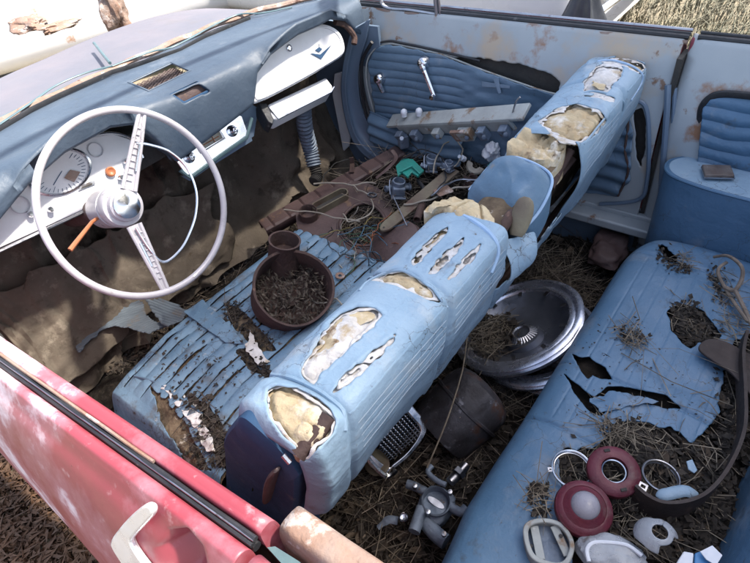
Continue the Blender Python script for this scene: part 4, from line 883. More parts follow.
# steel heater panel lying against the far door
r = root_at('pale_control_panel', W(455, 135, z=.6), 'long pale corroded metal panel with switch bodies leaning on the far door', 'control panel')
A, B_ = W(392, 121, x=.64), W(524, 112, x=.55); ax = unit(B_-A); nn = unit(np.cross(ax, unit((-.55, -.3, .75)))); tp_ = unit((-.45, -.2, .85))
def bx_(c, l, h, d, axx=ax, u_=tp_): v_ = unit(np.cross(axx, u_)); u2 = np.cross(v_, axx); return MB().box(c, (l, h, d), [axx, u2, v_])
C0 = (A+B_)/2; L_ = np.linalg.norm(B_-A)
obj('top_plate', bx_(C0, L_+.02, .012, .055), M['cream_metal'], r, bevel=.003)
low = np.array([0, 0, -1.])
obj('front_web', bx_(C0+low*.028+(-.012, -.01, 0), L_*.86, .045, .01), M['cream_metal'], r, bevel=.002)
for t, h in ((.09, .05), (.22, .04), (.40, .03), (.62, .04), (.74, .04), (.88, .03)):
    c = A*(1-t)+B_*t+low*(.02+h*.6)+np.array([-.028, -.018, 0])
    obj('switch_body', bx_(c, .030 if t != .62 else .055, h, .026), M['alloy' if t < .3 or t > .7 else 'cream_metal'], r, bevel=.003)
    obj('terminal', MB().lathe(c+np.array([-.015, -.010, 0]), (-.8, -.5, 0), [(.007, 0), (.007, .01), (.003, .012), (0, .012)], 12), M['alloy'], r)
obj('rust_patch_box', bx_(A*.42+B_*.58+low*.045+(-.035, -.02, 0), .06, .045, .012), M['rust_tan'], r, bevel=.002)
for p in ((404, 113), (419, 112)):
    q = W(*p, x=.625); obj('lamp_bulb', MB().lathe(q-(0, 0, .012), (0, 0, 1), [(.0, 0), (.010, 0), (.010, .008), (.012, .014), (.010, .022), (.005, .026), (0, .027)], 16), M['white'], r)
obj('hook_wire', MB().tube(crom([W(510, 124, x=.55), W(513, 112, x=.55), W(516, 102, x=.55), W(520, 97, x=.55)], 14), .0026, 6), M['chrome_dull'], r)
k = W(403, 138, x=.60); r2 = obj('junction_box', MB().box(k+(0, 0, -.012), (.034, .034, .045), [unit((.8, -.6, 0)), unit((.6, .8, .0)), (0, 0, 1)]), M['alloy'], r, bevel=.003)
obj('box_screw', MB().lathe(k+(-.02, -.01, .012), (-.7, -.5, .3), [(.008, 0), (.007, .006), (0, .006)], 12), M['chrome'], r)
# teal bracket
tb_ = [(396, 168), (403, 160), (413, 161), (424, 172), (418, 178), (412, 174), (408, 179), (402, 174), (398, 178)]
thing('teal_plastic_clip', MB().prism(px_poly(tb_, z=.535), (0, 0, .008)).tube([W(400, 172, z=.545), W(412, 166, z=.55), W(420, 174, z=.545)], .004, 6), M['teal'], 'bright teal plastic clip between the grey engine castings', 'plastic clip', bevel=.0015)
# alloy castings
def casting(name, c, sc, seed, label, cat='carburettor', mt='alloy'):
    rg = random.Random(seed); r = root_at(name, c, label, cat); c = np.array(c)
    a = rg.uniform(0, 3); ex = np.array([math.cos(a), math.sin(a), .2]); ex = unit(ex); ez = unit(np.array([.1, -.2, 1])); ey = unit(np.cross(ez, ex)); ex = np.cross(ey, ez)
    obj('body', MB().box(c, (sc*.9, sc*.7, sc*.5), [ex, ey, ez]), M[mt], r, bevel=sc*.08)
    obj('throat', MB().lathe(c+ez*sc*.25, ez, [(sc*.36, 0), (sc*.36, sc*.22), (sc*.33, sc*.25), (sc*.29, sc*.24), (sc*.28, 0), (0, 0)], 28), M[mt], r)
    obj('flange', MB().box(c-ez*sc*.3, (sc*1.25, sc*.8, sc*.10), [ex, ey, ez]), M[mt], r, bevel=sc*.03)
    for k in range(3):
        p = c+ex*sc*rg.uniform(-.5, .5)+ey*sc*.4*(1 if k % 2 else -1)+ez*sc*rg.uniform(-.1, .2); d = ey*(1 if k % 2 else -1)+ex*rg.uniform(-.5, .5)
        obj('inlet_pipe', MB().lathe(p, d, [(sc*.14, -.1*sc), (sc*.14, sc*.2), (sc*.18, sc*.22), (sc*.18, sc*.32), (sc*.12, sc*.34), (sc*.09, sc*.34), (sc*.08, sc*.15), (0, sc*.15)], 18), M[mt], r)
    obj('linkage_rod', MB().tube(crom([c+ex*sc*.6-ey*sc*.3, c+ex*sc*.65+ez*sc*.3, c+ez*sc*.5+ey*sc*.5, c-ex*sc*.6+ey*sc*.5], 20), sc*.035, 6), M['chrome_dull'], r)
    for k in range(4):
        p = c+ex*sc*.52*(1 if k & 1 else -1)+ey*sc*.3*(1 if k & 2 else -1)-ez*sc*.24
        obj('screw', MB().lathe(p, ez, [(sc*.06, 0), (sc*.06, sc*.06), (0, sc*.06)], 8), M['chrome_dull'], r)
casting('alloy_casting', W(398, 188, z=.50), .060, 3, 'blue grey alloy carburettor nearest the brown bar, below the teal clip')
casting('alloy_casting', W(431, 163, z=.53), .052, 8, 'blue grey alloy casting just right of the teal clip')
casting('alloy_casting', W(448, 166, z=.56), .034, 12, 'small pale spigot casting at the end of the brown bar')
casting('rusty_casting', W(472, 182, z=.50), .040, 15, 'small rusty casting beside the blue folded pad', 'casting', 'rust')
m_ = blob(W(492, 152, z=.55), .030, .45, 4, (1.0, .8, .9), sc=30); thing('crumpled_paper', m_, M['white'], 'crumpled pale plastic scrap beside the foam lump', 'scrap')
thing('green_scrap', blob(W(491, 166, z=.55), .012, .6, 9, (1, .8, .5), sc=40), M['teal'], 'dark green scrap below the crumpled white plastic', 'scrap')
dc2 = W(476, 166, z=.52); thing('cream_half_disc', MB().lathe(dc2, unit((-.5, -.3, .7)), [(.012, 0), (.030, .002), (.032, .008), (.028, .012), (.012, .010)], 30, a0=-.6, a1=2.6), M['cream'], 'cream half disc poking out beside the blue pad', 'disc')
# small parts scattered through the pile
thing('rusty_pipe', MB().lathe(W(420, 212, z=.51), unit((.9, .35, .1)), [(.012, -.035), (.012, .035), (.009, .035), (.009, -.035), (.012, -.035)], 20, jit=.002), M['rust'], 'short rusty pipe lying beside the flat brown bar', 'pipe')
thing('steel_ring', MB().lathe(W(372, 196, z=.50), unit((.2, -.1, 1)), [(.016, 0), (.016, .006), (.011, .006), (.011, 0), (.016, 0)], 28), M['chrome_dull'], 'small steel ring between the oval collar and the alloy castings', 'ring')
thing('angle_bracket', MB().box(W(352, 168, z=.49), (.05, .016, .004), [unit((.8, .6, .1)), unit((-.6, .8, 0)), (0, 0, 1)]).box(W(352, 168, z=.49)+np.array([.022, .016, .012]), (.004, .016, .03), [unit((.8, .6, .1)), unit((-.6, .8, 0)), (0, 0, 1)]), M['rust'], 'rusty angle bracket behind the oval collar', 'bracket', bevel=.001)
thing('black_hose', MB().tube(crom([W(402, 216, z=.49), W(414, 206, z=.51), W(424, 192, z=.50), W(418, 180, z=.51)], 30), .007, 10), M['black'], 'short black rubber hose curving under the flat brown bar', 'hose')
thing('white_plug', MB().lathe(W(462, 158, z=.55), unit((-.6, .2, .6)), [(0, -.012), (.010, -.012), (.010, .004), (.006, .006), (.006, .016), (0, .016)], 18), M['white'], 'stubby white plug right of the alloy castings', 'plug')
thing('rusty_strap', MB().tube(crom([W(376, 178, z=.51), W(388, 168, z=.53), W(396, 158, z=.52), W(392, 150, z=.53)], 24), .007, 6, flat=.2, up=(0, 0, 1)), M['rust_mauve'], 'thin rusty strap twisting between the notched channel and the teal clip', 'strap')
thing('flat_washer', MB().lathe(W(340, 276, z=.50), unit((.1, -.2, 1)), [(.013, 0), (.013, .002), (.005, .002), (.005, 0), (.013, 0)], 24), M['rust_tan'], 'rusty flat washer right of the open drum', 'washer')
thing('cardboard_scrap', grid(lambda U, V: (lambda P: P+np.stack([P[..., 0]*0, P[..., 0]*0, .012*nz(P, 22, 3)], -1))(W(440, 200, z=.53)+np.stack([.05*U+.02*V, -.02*U+.04*V, U*0+.006], -1)), 20, 20, lambda P, x, y, U, V: nz(P, 30, 4) < .5), M['rust_tan'], 'torn tan cardboard scrap against the backrest', 'scrap', solid=.002)
# cables and wires
def cable(pts, z, r, mt, label, name='cable', cat='cable', nseg=60, group=None, wob=.006):
    zz = z if isinstance(z, (list, tuple)) else [z]*len(pts)
    P = crom([W(*p, z=q) for p, q in zip(pts, zz)], nseg); P = P+wob*np.stack([nz(P, 25, 1), nz(P, 25, 2), nz(P, 25, 3)], -1)
    return obj(name, MB().tube(P, r, 6), M[mt], None, label=label, cat=cat, group=group)
cable([(313, 184), (335, 183), (350, 185), (366, 182), (376, 184)], .50, .0028, 'cream', 'pale stiff cable above the oval collar')
cable([(285, 210), (310, 212), (335, 217), (360, 222)], .50, .0024, 'cream', 'cream cable crossing the round collar')
cable([(352, 185), (372, 200), (368, 215), (350, 222), (342, 214)], .50, .0022, 'cream', 'cream cable curling over the ring of the plate')
cable([(432, 172), (440, 150), (452, 140), (462, 150), (456, 164), (442, 168)], .56, .0024, 'cream', 'cream cable looped behind the alloy castings')
cable([(400, 160), (422, 150), (440, 158), (446, 176), (438, 190)], .55, .0022, 'black', 'thin black cable arching over the teal clip')
cable([(404, 205), (430, 200), (452, 190), (470, 186), (486, 190)], [.52, .53, .53, .54, .56], .003, 'cream', 'cream cable running along the backrest to the blue pad')
cable([(432, 196), (448, 184), (462, 178), (478, 180), (490, 176)], .55, .0028, 'chrome_dull', 'grey cable lying on the brown bar end')
cable([(296, 262), (302, 285), (312, 300), (326, 302), (336, 298), (342, 306)], [.54, .50, .49, .50, .51, .50], .0022, 'cream', 'cream wire spilling from the rusty drum')
cable([(304, 262), (308, 278), (318, 292), (330, 300)], [.55, .51, .50, .51], .0016, 'twig', 'grey twig like wire hanging in the drum')
cable([(415, 120), (410, 140), (424, 158), (430, 172)], [.58, .56, .54, .53], .002, 'wire_k', 'black wire dropping from the pale panel')
cable([(365, 175), (350, 160), (330, 168), (322, 182)], .48, .002, 'wire_k', 'black wire arching behind the oval collar')
cols = ['wire_b', 'wire_o', 'wire_k', 'wire_g', 'wire_y', 'wire_b', 'cream', 'wire_k', 'wire_b', 'wire_g', 'wire_b', 'wire_k']
nmz = dict(wire_b='blue', wire_o='orange', wire_k='black', wire_g='green', wire_y='yellow', cream='cream')
rg = random.Random(5)
for i in range(26):
    c = cols[i % len(cols)]; x0, y0 = rg.uniform(336, 372), rg.uniform(226, 262); P = [(x0, y0)]; a = rg.uniform(0, 6.3)
    for k in range(5): a += rg.uniform(-1.1, 1.1); P.append((P[-1][0]+9*math.cos(a)+1.2, P[-1][1]+8*math.sin(a)+1))
    cable(P, [.47+rg.uniform(0, .05) for _ in P], .0014, c, nmz[c]+' thin insulated wire in the tangle between plate and backrest', name='wire', cat='wire', nseg=36, group='tangled wires', wob=.01)
# ================================================================== DRIVER FOOTWELL
def matz(x, y): return np.interp(y, [.6, .72, .8, .95, 1.1], [.38, .39, .36, .33, .42])+.0
def ribmat(poly, nm, ang, z0, lab):
    xs_, ys_ = [p[0] for p in poly], [p[1] for p in poly]; x0, x1, y0, y1 = min(xs_)-3, max(xs_)+3, min(ys_)-3, max(ys_)+3
    C4 = [W(*p, z=z0) for p in ((x0, y0), (x1, y0), (x1, y1), (x0, y1))]
    def fn(U, V):
        P = ((1-U)*(1-V))[..., None]*C4[0]+(U*(1-V))[..., None]*C4[1]+(U*V)[..., None]*C4[2]+((1-U)*V)[..., None]*C4[3]
        P[..., 2] += .012*fbm(P, 5, 3)+.0022*np.sin((P[..., 0]*math.cos(ang)+P[..., 1]*math.sin(ang))*2*math.pi/.009); return P
    return obj(nm, grid(fn, 300, 240, lambda P, x, y, U, V: sd(x, y, poly)+1.8*fbm(P, 40, 5) < 0), M['rubber'], None, solid=.004, smooth=60, label=lab, cat='floor mat')
ribmat([(72, 346), (84, 330), (104, 313), (124, 304), (142, 302), (148, 318), (165, 326), (150, 334), (128, 326), (108, 328), (92, 338), (80, 352)], 'ribbed_mat', 1.2, .43, 'curved torn piece of ribbed grey mat by the driver door')
ribmat([(146, 300), (160, 298), (176, 305), (188, 312), (180, 322), (168, 328), (156, 316)], 'ribbed_mat', .2, .45, 'small ribbed grey mat scrap in front of the cushion')
ragl = grid(lambda U, V: (lambda P: P+np.stack([P[..., 0]*0, .012*fbm(P, 8, 2), .02*fbm(P, 10, 3)+.018*np.sin(V*9+2*np.sin(U*6))+.02*np.sin(V*math.pi)], -1))(((1-U)*(1-V))[..., None]*W(-10, 288, z=.44)+(U*(1-V))[..., None]*W(85, 290, z=.40)+(U*V)[..., None]*W(82, 312, z=.40)+((1-U)*V)[..., None]*W(-10, 322, z=.44)), 120, 60, lambda P, x, y, U, V: sd(x, y, [(-10, 290), (15, 287), (38, 290), (60, 293), (80, 294), (86, 306), (70, 316), (58, 308), (44, 318), (24, 316), (-10, 318)])+2*fbm(P, 30, 4) < 0)
obj('ochre_rag', ragl, M['rag'], None, solid=.006, smooth=70, label='rumpled ochre brown rag under the steering wheel by the door', cat='rag')
bt = MB()
obj('brown_felt_heap', grid(lambda U, V: (lambda P: P+np.stack([.015*nz(P, 8), .02*fbm(P, 5, 2), .02*fbm(P, 5, 3)+.030*(1-np.abs(nz(P*[1.2, .4, .4]+.35*nz(P, 4)[..., None], 11, 5)))**3+.006*nz(P, 30, 2)], -1))(((1-U)*(1-V))[..., None]*np.array([-.70, 1.05, .62])+(U*(1-V))[..., None]*np.array([.1, 1.05, .60])+(U*V)[..., None]*np.array([.05, .98, .30])+((1-U)*V)[..., None]*np.array([-.70, .93, .36])), 150, 80, lambda P, x, y, U, V: (U < .93+.1*nz(P, 12)) & (V < .93+.08*nz(P, 16, 3))), M['carpet'], None, solid=.006, smooth=70, label='crumpled brown sound deadening felt sagging over the driver footwell', cat='felt')
# ================================================================== REAR FLOOR
def dish(c, n, r, label, deep=.06, flip=1):
    ro_ = root_at('wheel_cover', c, label, 'wheel cover', 'wheel covers on the rear floor'); n = unit(n)
    prof = [(r, 0), (r+.002, .004), (r-.004, .010), (r-.012, .011), (r-.016, .004), (r-.020, .0), (r-.026, .004), (r-.034, .004), (r-.040, -.004), (r-.055, -.020), (r*.55, -deep*.75), (r*.36, -deep), (r*.30, -deep), (r*.26, -deep*.72), (r*.14, -deep*.6), (0, -deep*.58)]
    obj('disc', MB().lathe(c, n, prof[8:], 72, jit=.002), M['darksteel'], ro_); obj('chrome_rim', MB().lathe(c, n, prof[:9]+[(r-.04, -.008), (r-.004, -.022), (r-.002, -.012), (r-.006, -.009), (r, 0)], 96), M['rimchrome'], ro_)
    u, w, _ = frame(n); hb = MB()
    for i in range(28):
        a = 2*math.pi*i/28; d = math.cos(a)*u+math.sin(a)*w; hb.tube([c+d*r*.24-n*deep*.78, c+d*r*.13-n*deep*.56], .0032, 6)
    obj('hub_fins', hb, M['chrome_dull'], ro_)
    for i in range(10):
        a = 2*math.pi*(i+.3)/10; d = math.cos(a)*u+math.sin(a)*w; e = np.cross(n, d)
        obj('clip', MB().box(c+d*(r-.046)-n*.002, (.016, .010, .003), [d, e, n]), M['chrome_dull'], ro_)
n1 = unit((-.22, -.42, .88))
dish(W(556, 350, z=.31), unit((-.05, .22, .95)), .150, 'lowest wheel cover of the pile, showing only its chrome edge')
dish(W(536, 340, z=.345), unit((-.10, .30, .95)), .160, 'middle wheel cover of the stack on the rear floor')
dish(W(517, 324, z=.40), unit((-.09, .40, .93)), .172, 'topmost wheel cover of the stack, dished with a finned hub', .055)
# dark drum
r = root_at('dark_canister', W(465, 410, z=.34), 'large dark rust blotched canister lying beside the backrest', 'canister')
cn = unit((.62, -.25, .35)); cc = W(462, 412, z=.335)
MD = mat('dark_rusted_steel', (.035, .032, .036), (.085, .085, .10), 14, .55, .4, spots=[((.10, .05, .035), .52, 13, .08), ((.20, .20, .23), .585, 20, .05)], bump=.7)
obj('shell', MB().lathe(cc, cn, [(0, -.085), (.06, -.085), (.082, -.078), (.088, -.06), (.090, 0), (.088, .06), (.078, .078), (.05, .088), (0, .09)], 64, jit=.007), MD, r)
obj('band', MB().lathe(cc, cn, [(.0905, .010), (.094, .012), (.094, .018), (.0905, .020)], 64, jit=.003), MD, r)
# chrome lamp grille
r = root_at('chrome_grille', W(397, 440, z=.33), 'small chrome framed mesh grille poking out under the backrest', 'grille')
GN = unit((-.35, -.65, .68)); GO = W(395, 440, z=.36); gg = lambda p, l=0: WP(*p, GO+GN*l, GN)
q4 = [gg(p) for p in [(369, 440), (404, 402), (428, 430), (392, 462)]]
o_ = crom([gg(p) for p in [(362, 452), (366, 444), (385, 424), (404, 402), (418, 412), (428, 428), (414, 452), (394, 470), (386, 474), (370, 462)]], 60, True); c_ = o_.mean(0)
obj('frame', MB().ring(o_, c_+(o_-c_)*.78, -GN*.02), M['chrome'], r, bevel=.003)
g = MB()
for i in range(1, 12):
    t = i/12
    a, b_ = q4[0]*(1-t)+q4[1]*t, q4[3]*(1-t)+q4[2]*t; g.tube([a-GN*.004, b_-GN*.004], .0016, 5)
    a, b_ = q4[0]*(1-t)+q4[3]*t, q4[1]*(1-t)+q4[2]*t; g.tube([a-GN*.0035, b_-GN*.0035], .0016, 5)
obj('mesh', g, M['chrome'], r); obj('lower_lip', MB().tube(crom([gg(p, .006) for p in [(362, 448), (370, 462), (386, 476), (396, 470)]], 24), .007, 8), M['chrome'], r)
# carburettor
r = root_at('carburettor', W(432, 500, z=.33), 'blue grey carburettor with a round throat and fuel elbow on the rear floor', 'carburettor')
cN = unit((-.1, -.15, 1)); c = W(436, 502, z=.345); MA = M['alloy']
u, w, _ = frame(cN)
obj('throat', MB().lathe(c, cN, [(.030, -.03), (.030, .004), (.0315, .008), (.029, .010), (.027, .006), (.026, -.02), (0, -.022)], 40), MA, r)
obj('choke_plate', MB().prism([c+u*.02*math.cos(t)*.35+w*.02*math.sin(t)-cN*.006 for t in np.linspace(0, 6.28, 20)[:-1]], cN*.002), M['chrome_dull'], r)
body = blob(c-cN*.028, .040, .12, 5, (1.0, .9, .55), exp=3.2, sc=30); obj('body', body, MA, r)
def arm_(pts, rad, nm, mt=MA, z=.34): obj(nm, MB().tube(crom([W(*p, z=z) for p in pts], 16), rad, 10), mt, r)
arm_([(426, 492), (416, 487), (407, 484)], .010, 'inlet_arm'); arm_([(414, 532), (418, 520), (422, 508)], .013, 'float_arm'); arm_([(424, 520), (436, 534), (446, 542)], .017, 'fuel_bowl', z=.32)
arm_([(446, 485), (436, 480), (428, 472), (432, 466)], .006, 'linkage_arm', z=.37); arm_([(450, 482), (458, 474), (466, 465)], .011, 'fuel_elbow', M['chrome_dull'], .36)
obj('elbow_nut', MB().lathe(W(459, 473, z=.368), unit(W(466, 465, z=.36)-W(450, 482, z=.36)), [(.015, -.006), (.015, .006), (0, .006)], 6), M['chrome_dull'], r)
arm_([(450, 506), (460, 512), (466, 508)], .010, 'throttle_boss')
for p in ((415, 486), (428, 512), (450, 492), (444, 534)): obj('screw', MB().lathe(W(*p, z=.362), cN, [(.005, -.01), (.005, .003), (0, .004)], 8), M['chrome_dull'], r)
thing('chrome_socket', MB().lathe(W(404, 519, z=.33), unit((-.1, -.1, 1)), [(.0, -.012), (.010, -.012), (.010, .012), (.008, .014), (.006, .012), (.006, -.0), (0, 0)], 24), M['chrome'], 'small bright chrome socket left of the carburettor', 'socket')
thing('grey_lever', MB().tube(crom([W(378, 528, z=.31), W(388, 520, z=.32), W(398, 521, z=.32)], 12), [.006]*4+[.009]*8, 8, flat=.5), M['alloy'], 'flat blue grey lever beside the chrome socket', 'lever')
thing('dry_leaf', grid(lambda U, V: np.stack([-.395+.06*U+.01*V, .06+.075*V, .318+.012*np.sin(U*3)+.008*nz(np.stack([U, V, U], -1), 3)], -1), 14, 14, lambda P, x, y, U, V: ((U-.5)/.5)**2+((V-.5)/.5)**2 < 1), M['bar'], 'pale olive scrap of leather on the floor below the grille', 'scrap', solid=.002)
thing('long_rod', MB().tube(crom([W(467, 338, z=.47), W(462, 372, z=.47), W(447, 420, z=.45), W(427, 468, z=.40)], 24), .0018, 6), M['straw'], 'long thin pale rod leaning from the wheel covers to the carburettor', 'rod')
thing('long_stalk', MB().tube(crom([W(438, 342, z=.45), W(464, 334, z=.46), W(492, 322, z=.45)], 20), .0016, 6), M['straw'], 'pale stalk across the topmost wheel cover', 'stalk')
# tarred flange on the floor behind the far door
thing('rusted_box', blob(W(606, 252, z=.33), .06, .3, 6, (1.1, .8, .5), exp=4, sc=20), M['rust_mauve'], 'dim rust flaked box on the floor before the far sill', 'box', smooth=50)
# ================================================================== THINGS ON THE REAR SEAT
SZ = .512
def bez(c, n, r, tube, mt, name, label, cat='chrome ring', sq=(1, 1), tabs=2, seed=1):
    n = unit(n); ro_ = root_at(name, c, label, cat); u, w, _ = frame(n); P = [c+(math.cos(t)*u*sq[0]+math.sin(t)*w*sq[1])*r for t in np.linspace(0, 2*math.pi, 72, endpoint=False)]
    obj('rim', MB().tube(P, tube, 8, closed=True, flat=1.3).tube([c+(p-c)*.93-n*.004 for p in P], tube*.6, 6, closed=True), M[mt], ro_)
    for k in range(tabs):
        a = seed+k*2*math.pi/max(1, tabs); d = math.cos(a)*u+math.sin(a)*w; e = np.cross(n, d)
        obj('tab', MB().ring([c+d*(r+x_)+e*y_ for x_, y_ in ((0, -.004), (.009, -.004), (.009, .004), (0, .004))], [c+d*(r+x_)+e*y_ for x_, y_ in ((.003, -.0015), (.006, -.0015), (.006, .0015), (.003, .0015))], n*.0015), M['chrome_dull'], ro_)
    return ro_
bez(W(572, 469, z=SZ+.012), (-.1, -.1, 1), .0345, .0026, 'chrome', 'chrome_ring', 'bright chrome ring propped left of the red lamp housings', seed=2.2)
bez(W(661, 476, z=SZ), (.1, -.1, 1), .0315, .0022, 'chrome_dull', 'chrome_ring', 'dull chrome ring lying in the litter above the blue strip', tabs=0)
def lamp(c, n, r, hole, label):
    ro_ = root_at('tail_lamp', c, label, 'tail lamp'); n = unit(n)
    if hole:
        obj('housing', MB().lathe(c, n, [(r, -.012), (r, 0), (r-.003, .003), (r*.62, .008), (r*.50, .006), (r*.49, -.004), (r*.55, -.02), (r-.004, -.012), (r, -.012)], 64), M['redlens'], ro_)
        obj('inner_ring', MB().lathe(c-n*.004, n, [(r*.50, 0), (r*.46, .004), (r*.42, .003), (r*.40, -.006)], 48), M['chrome'], ro_)
        u, w, _ = frame(n); obj('tab', MB().ring([c+u*x_+w*y_+n*.002 for x_, y_ in ((-.006, r-.002), (-.006, r+.012), (.006, r+.012), (.006, r-.002))], [c+u*x_+w*y_+n*.002 for x_, y_ in ((-.003, r+.001), (-.003, r+.009), (.003, r+.009), (.003, r+.001))], n*.0015), M['chrome_dull'], ro_)
        for a in (.8, 3.9): d = math.cos(a)*u+math.sin(a)*w; obj('slot', MB().box(c+d*r*.78+n*.0065, (.005, .010, .003), [d, np.cross(n, d), n]), M['dark'], ro_)
    else:
        obj('housing', MB().lathe(c, n, [(r, -.014), (r+.001, -.008), (r-.001, .0), (r-.008, .005), (r-.016, .008), (r*.55, .016), (r*.50, .017)], 64), M['redlens'], ro_)
        obj('clear_centre', MB().lathe(c, n, [(r*.50, .015), (r*.47, .020), (r*.35, .026), (r*.18, .029), (0, .030)], 48), M['greylens'], ro_)
        obj('rubber_step', MB().lathe(c, n, [(r-.004, .0035), (r-.009, .007), (r-.012, .0075)], 64), M['redlens'], ro_)
    return ro_
lamp(W(614, 471, z=SZ+.026), (-.15, -.12, 1), .0455, True, 'maroon ring shaped tail lamp housing with an open centre')
lamp(W(584, 508, z=SZ+.030), (-.15, -.1, 1), .0475, False, 'maroon tail lamp with a domed grey centre lens')
thing('white_tag', MB().box(W(574, 530, z=SZ+.02), (.012, .012, .004)), M['white'], 'small white tag at the edge of the domed red lamp', 'tag', bevel=.001)
# cream lamp body
r = root_at('oval_dish', W(548, 541, z=SZ), 'cream white oval lamp backing dish with two inner straps', 'backing dish')
o_ = crom([W(*p, z=SZ+.022) for p in [(523, 532), (528, 521), (545, 518), (562, 523), (573, 538), (574, 552), (566, 566), (548, 566), (530, 556)]], 60, True); c_ = o_.mean(0)
obj('rim', MB().ring(o_, c_+(o_-c_)*.80, (0, 0, -.008)), M['cream_metal'], r, bevel=.002)
obj('wall', MB().ring(c_+(o_-c_)*.97-[0, 0, .004], c_+(o_-c_)*.90-[0, 0, .004], (0, 0, -.03)), M['cream_metal'], r)
for a, b_ in (((534, 526), (541, 560)), ((554, 526), (568, 556))): q0, q1 = W(*a, z=SZ+.012), W(*b_, z=SZ+.010); obj('strap', MB().box((q0+q1)/2, (np.linalg.norm(q1-q0), .014, .003), [unit(q1-q0), unit(np.cross([0, 0, 1], q1-q0)), (0, 0, 1)]), M['cream_metal'], r, bevel=.001)
obj('base', MB().add(c_+(o_-c_)*.92-[0, 0, .022], [tuple(range(60))]), M['alloy'], r)
for p in ((531, 546), (561, 536)): obj('rivet', MB().lathe(W(*p, z=SZ+.015), (0, 0, 1), [(.0035, 0), (.003, .001), (0, .001)], 10), M['dark'], r)
# clear lens and fragment, strip, strap, box
gl = blob(W(612, 556, z=SZ+.012), .045, .16, 7, (1.15, .75, .42), sc=26, exp=2.6, ax=[unit((.3, -.95, 0)), unit((.95, .3, 0)), (0, 0, 1)]); r = root_at('clear_lens', W(612, 556, z=SZ), 'dirty clear ribbed lamp lens at the bottom edge of the picture', 'lamp lens'); obj('lens', gl, M['glass'], r)
obj('lens_rim', MB().tube(crom([W(*p, z=SZ+.03) for p in [(589, 562), (587, 550), (594, 543), (612, 543), (628, 546), (642, 556)]], 30), .0035, 8), M['white'], r)
fg = grid(lambda U, V: (lambda a, b_: W(656, 540, z=SZ+.03)+np.stack([.034*np.cos(a)*np.sin(b_), .034*np.sin(a)*np.sin(b_), .030*np.cos(b_)], -1))(U*2*math.pi, .35+1.25*V), 60, 30, lambda P, x, y, U, V: (nz(P, 30, 2) < .35) & (V < .8+.3*nz(P, 24)) & ~((U > .55) & (U < .8) & (V > .2)))
thing('broken_lens', fg, M['glass'], 'broken milky lens fragment filled with dirt beside the clear lens', 'lamp lens', solid=.002)
thing('blue_strip', MB().tube(crom([W(656, 496, z=SZ+.01), W(668, 494, z=SZ+.014), W(684, 491, z=SZ+.016), W(698, 495, z=SZ+.012)], 24), [.002+.009*math.sin(min(1, i/6)*1.57)*(1 if i < 18 else 1-(i-18)/7) for i in range(24)], 10, flat=.45, up=(0, 0, 1)), M['vinyl'], 'pale blue curled vinyl strip inside the bent band', 'vinyl strip')
thing('blue_scrap', MB().prism(px_poly([(686, 462), (692, 460), (697, 471), (694, 474), (688, 470)], z=SZ+.008), (0, 0, .003)), M['vinyl'], 'tiny pale blue scrap in the litter above the curled strip', 'vinyl scrap', bevel=.001)
bp = [(748, 330), (744, 352), (746, 392), (745, 428), (732, 462), (712, 488), (690, 500), (665, 502), (648, 495), (636, 485)]
P = crom([W(*p, z=SZ+.035) for p in bp], 90); n = len(P); V = []
T_ = np.gradient(P, axis=0); wv = np.interp(np.linspace(0, 1, n), [0, .12, .3, .5, .8, 1], [.045, .045, .04, .05, .06, .06])
for i in range(n):
    s_ = unit(np.cross(T_[i], [0, 0, 1])); dn = np.array([0, 0, -1.])
    V += [P[i]-s_*.003, P[i]+s_*.003, P[i]+s_*.005+dn*wv[i], P[i]-s_*.001+dn*wv[i]]
F = [(i*4+j, i*4+(j+1) % 4, (i+1)*4+(j+1) % 4, (i+1)*4+j) for i in range(n-1) for j in range(4)]+[(0, 1, 2, 3), ((n-1)*4+3, (n-1)*4+2, (n-1)*4+1, (n-1)*4)]
thing('bent_band', MB().add(V, F), M['darkrust'], 'wide dark brown bent band curling round the litter on the rear seat', 'metal band', smooth=50)
pd = [(698, 350), (706, 341), (722, 342), (742, 352), (766, 368), (766, 412), (746, 392), (730, 374), (712, 362)]
thing('metal_flap', MB().prism(list(crom(px_poly(pd, z=SZ+.008), 50, True)), (0, 0, .006)), M['darkrust'], 'dark brown curved metal flap at the right edge resting on the rear seat', 'metal flap', bevel=.002)
r = root_at('card_carton', W(696, 556, z=SZ), 'small white and bright blue crumpled carton at the bottom right', 'carton')
obj('white_side', MB().prism(px_poly([(677, 562), (684, 551), (694, 553), (692, 575), (676, 575)], z=SZ+.03), (0, 0, -.03)), M['white'], r, bevel=.002)
obj('blue_side', MB().prism(px_poly([(695, 553), (706, 549), (714, 556), (712, 575), (694, 575)], z=SZ+.028), (0, 0, -.03)), M['bluepl'], r, bevel=.002)
obj('white_flap', MB().prism(px_poly([(700, 552), (712, 546), (722, 556), (716, 566), (706, 560)], z=SZ+.036), (0, 0, .002)), M['white'], r)
sk = crom([W(714, 257, z=.53), W(728, 256, z=.56), W(741, 266, z=.57), W(742, 278, z=.55), W(735, 290, z=.53), W(726, 288, z=.52)], 40); sk2 = crom([W(735, 290, z=.53), W(744, 308, z=.52), W(752, 326, z=.515)], 20); sk3 = crom([W(727, 262, z=.545), W(718, 272, z=.53), W(730, 296, z=.515), W(748, 322, z=.515)], 30)
thing('bent_stick', MB().tube(sk, np.linspace(.0035, .0055, 40), 8).tube(sk2, .0048, 8), M['twig'], 'hooked grey stick on the far end of the rear seat', 'stick')
thing('straight_stick', MB().tube(sk3, .004, 8), M['twig'], 'straight brown stick running below the hooked grey one', 'stick')
c = W(717, 173, z=.662); e1 = unit(W(738, 172, z=.662)-W(697, 171, z=.662)); e2 = unit(np.cross([0, 0, 1], e1))
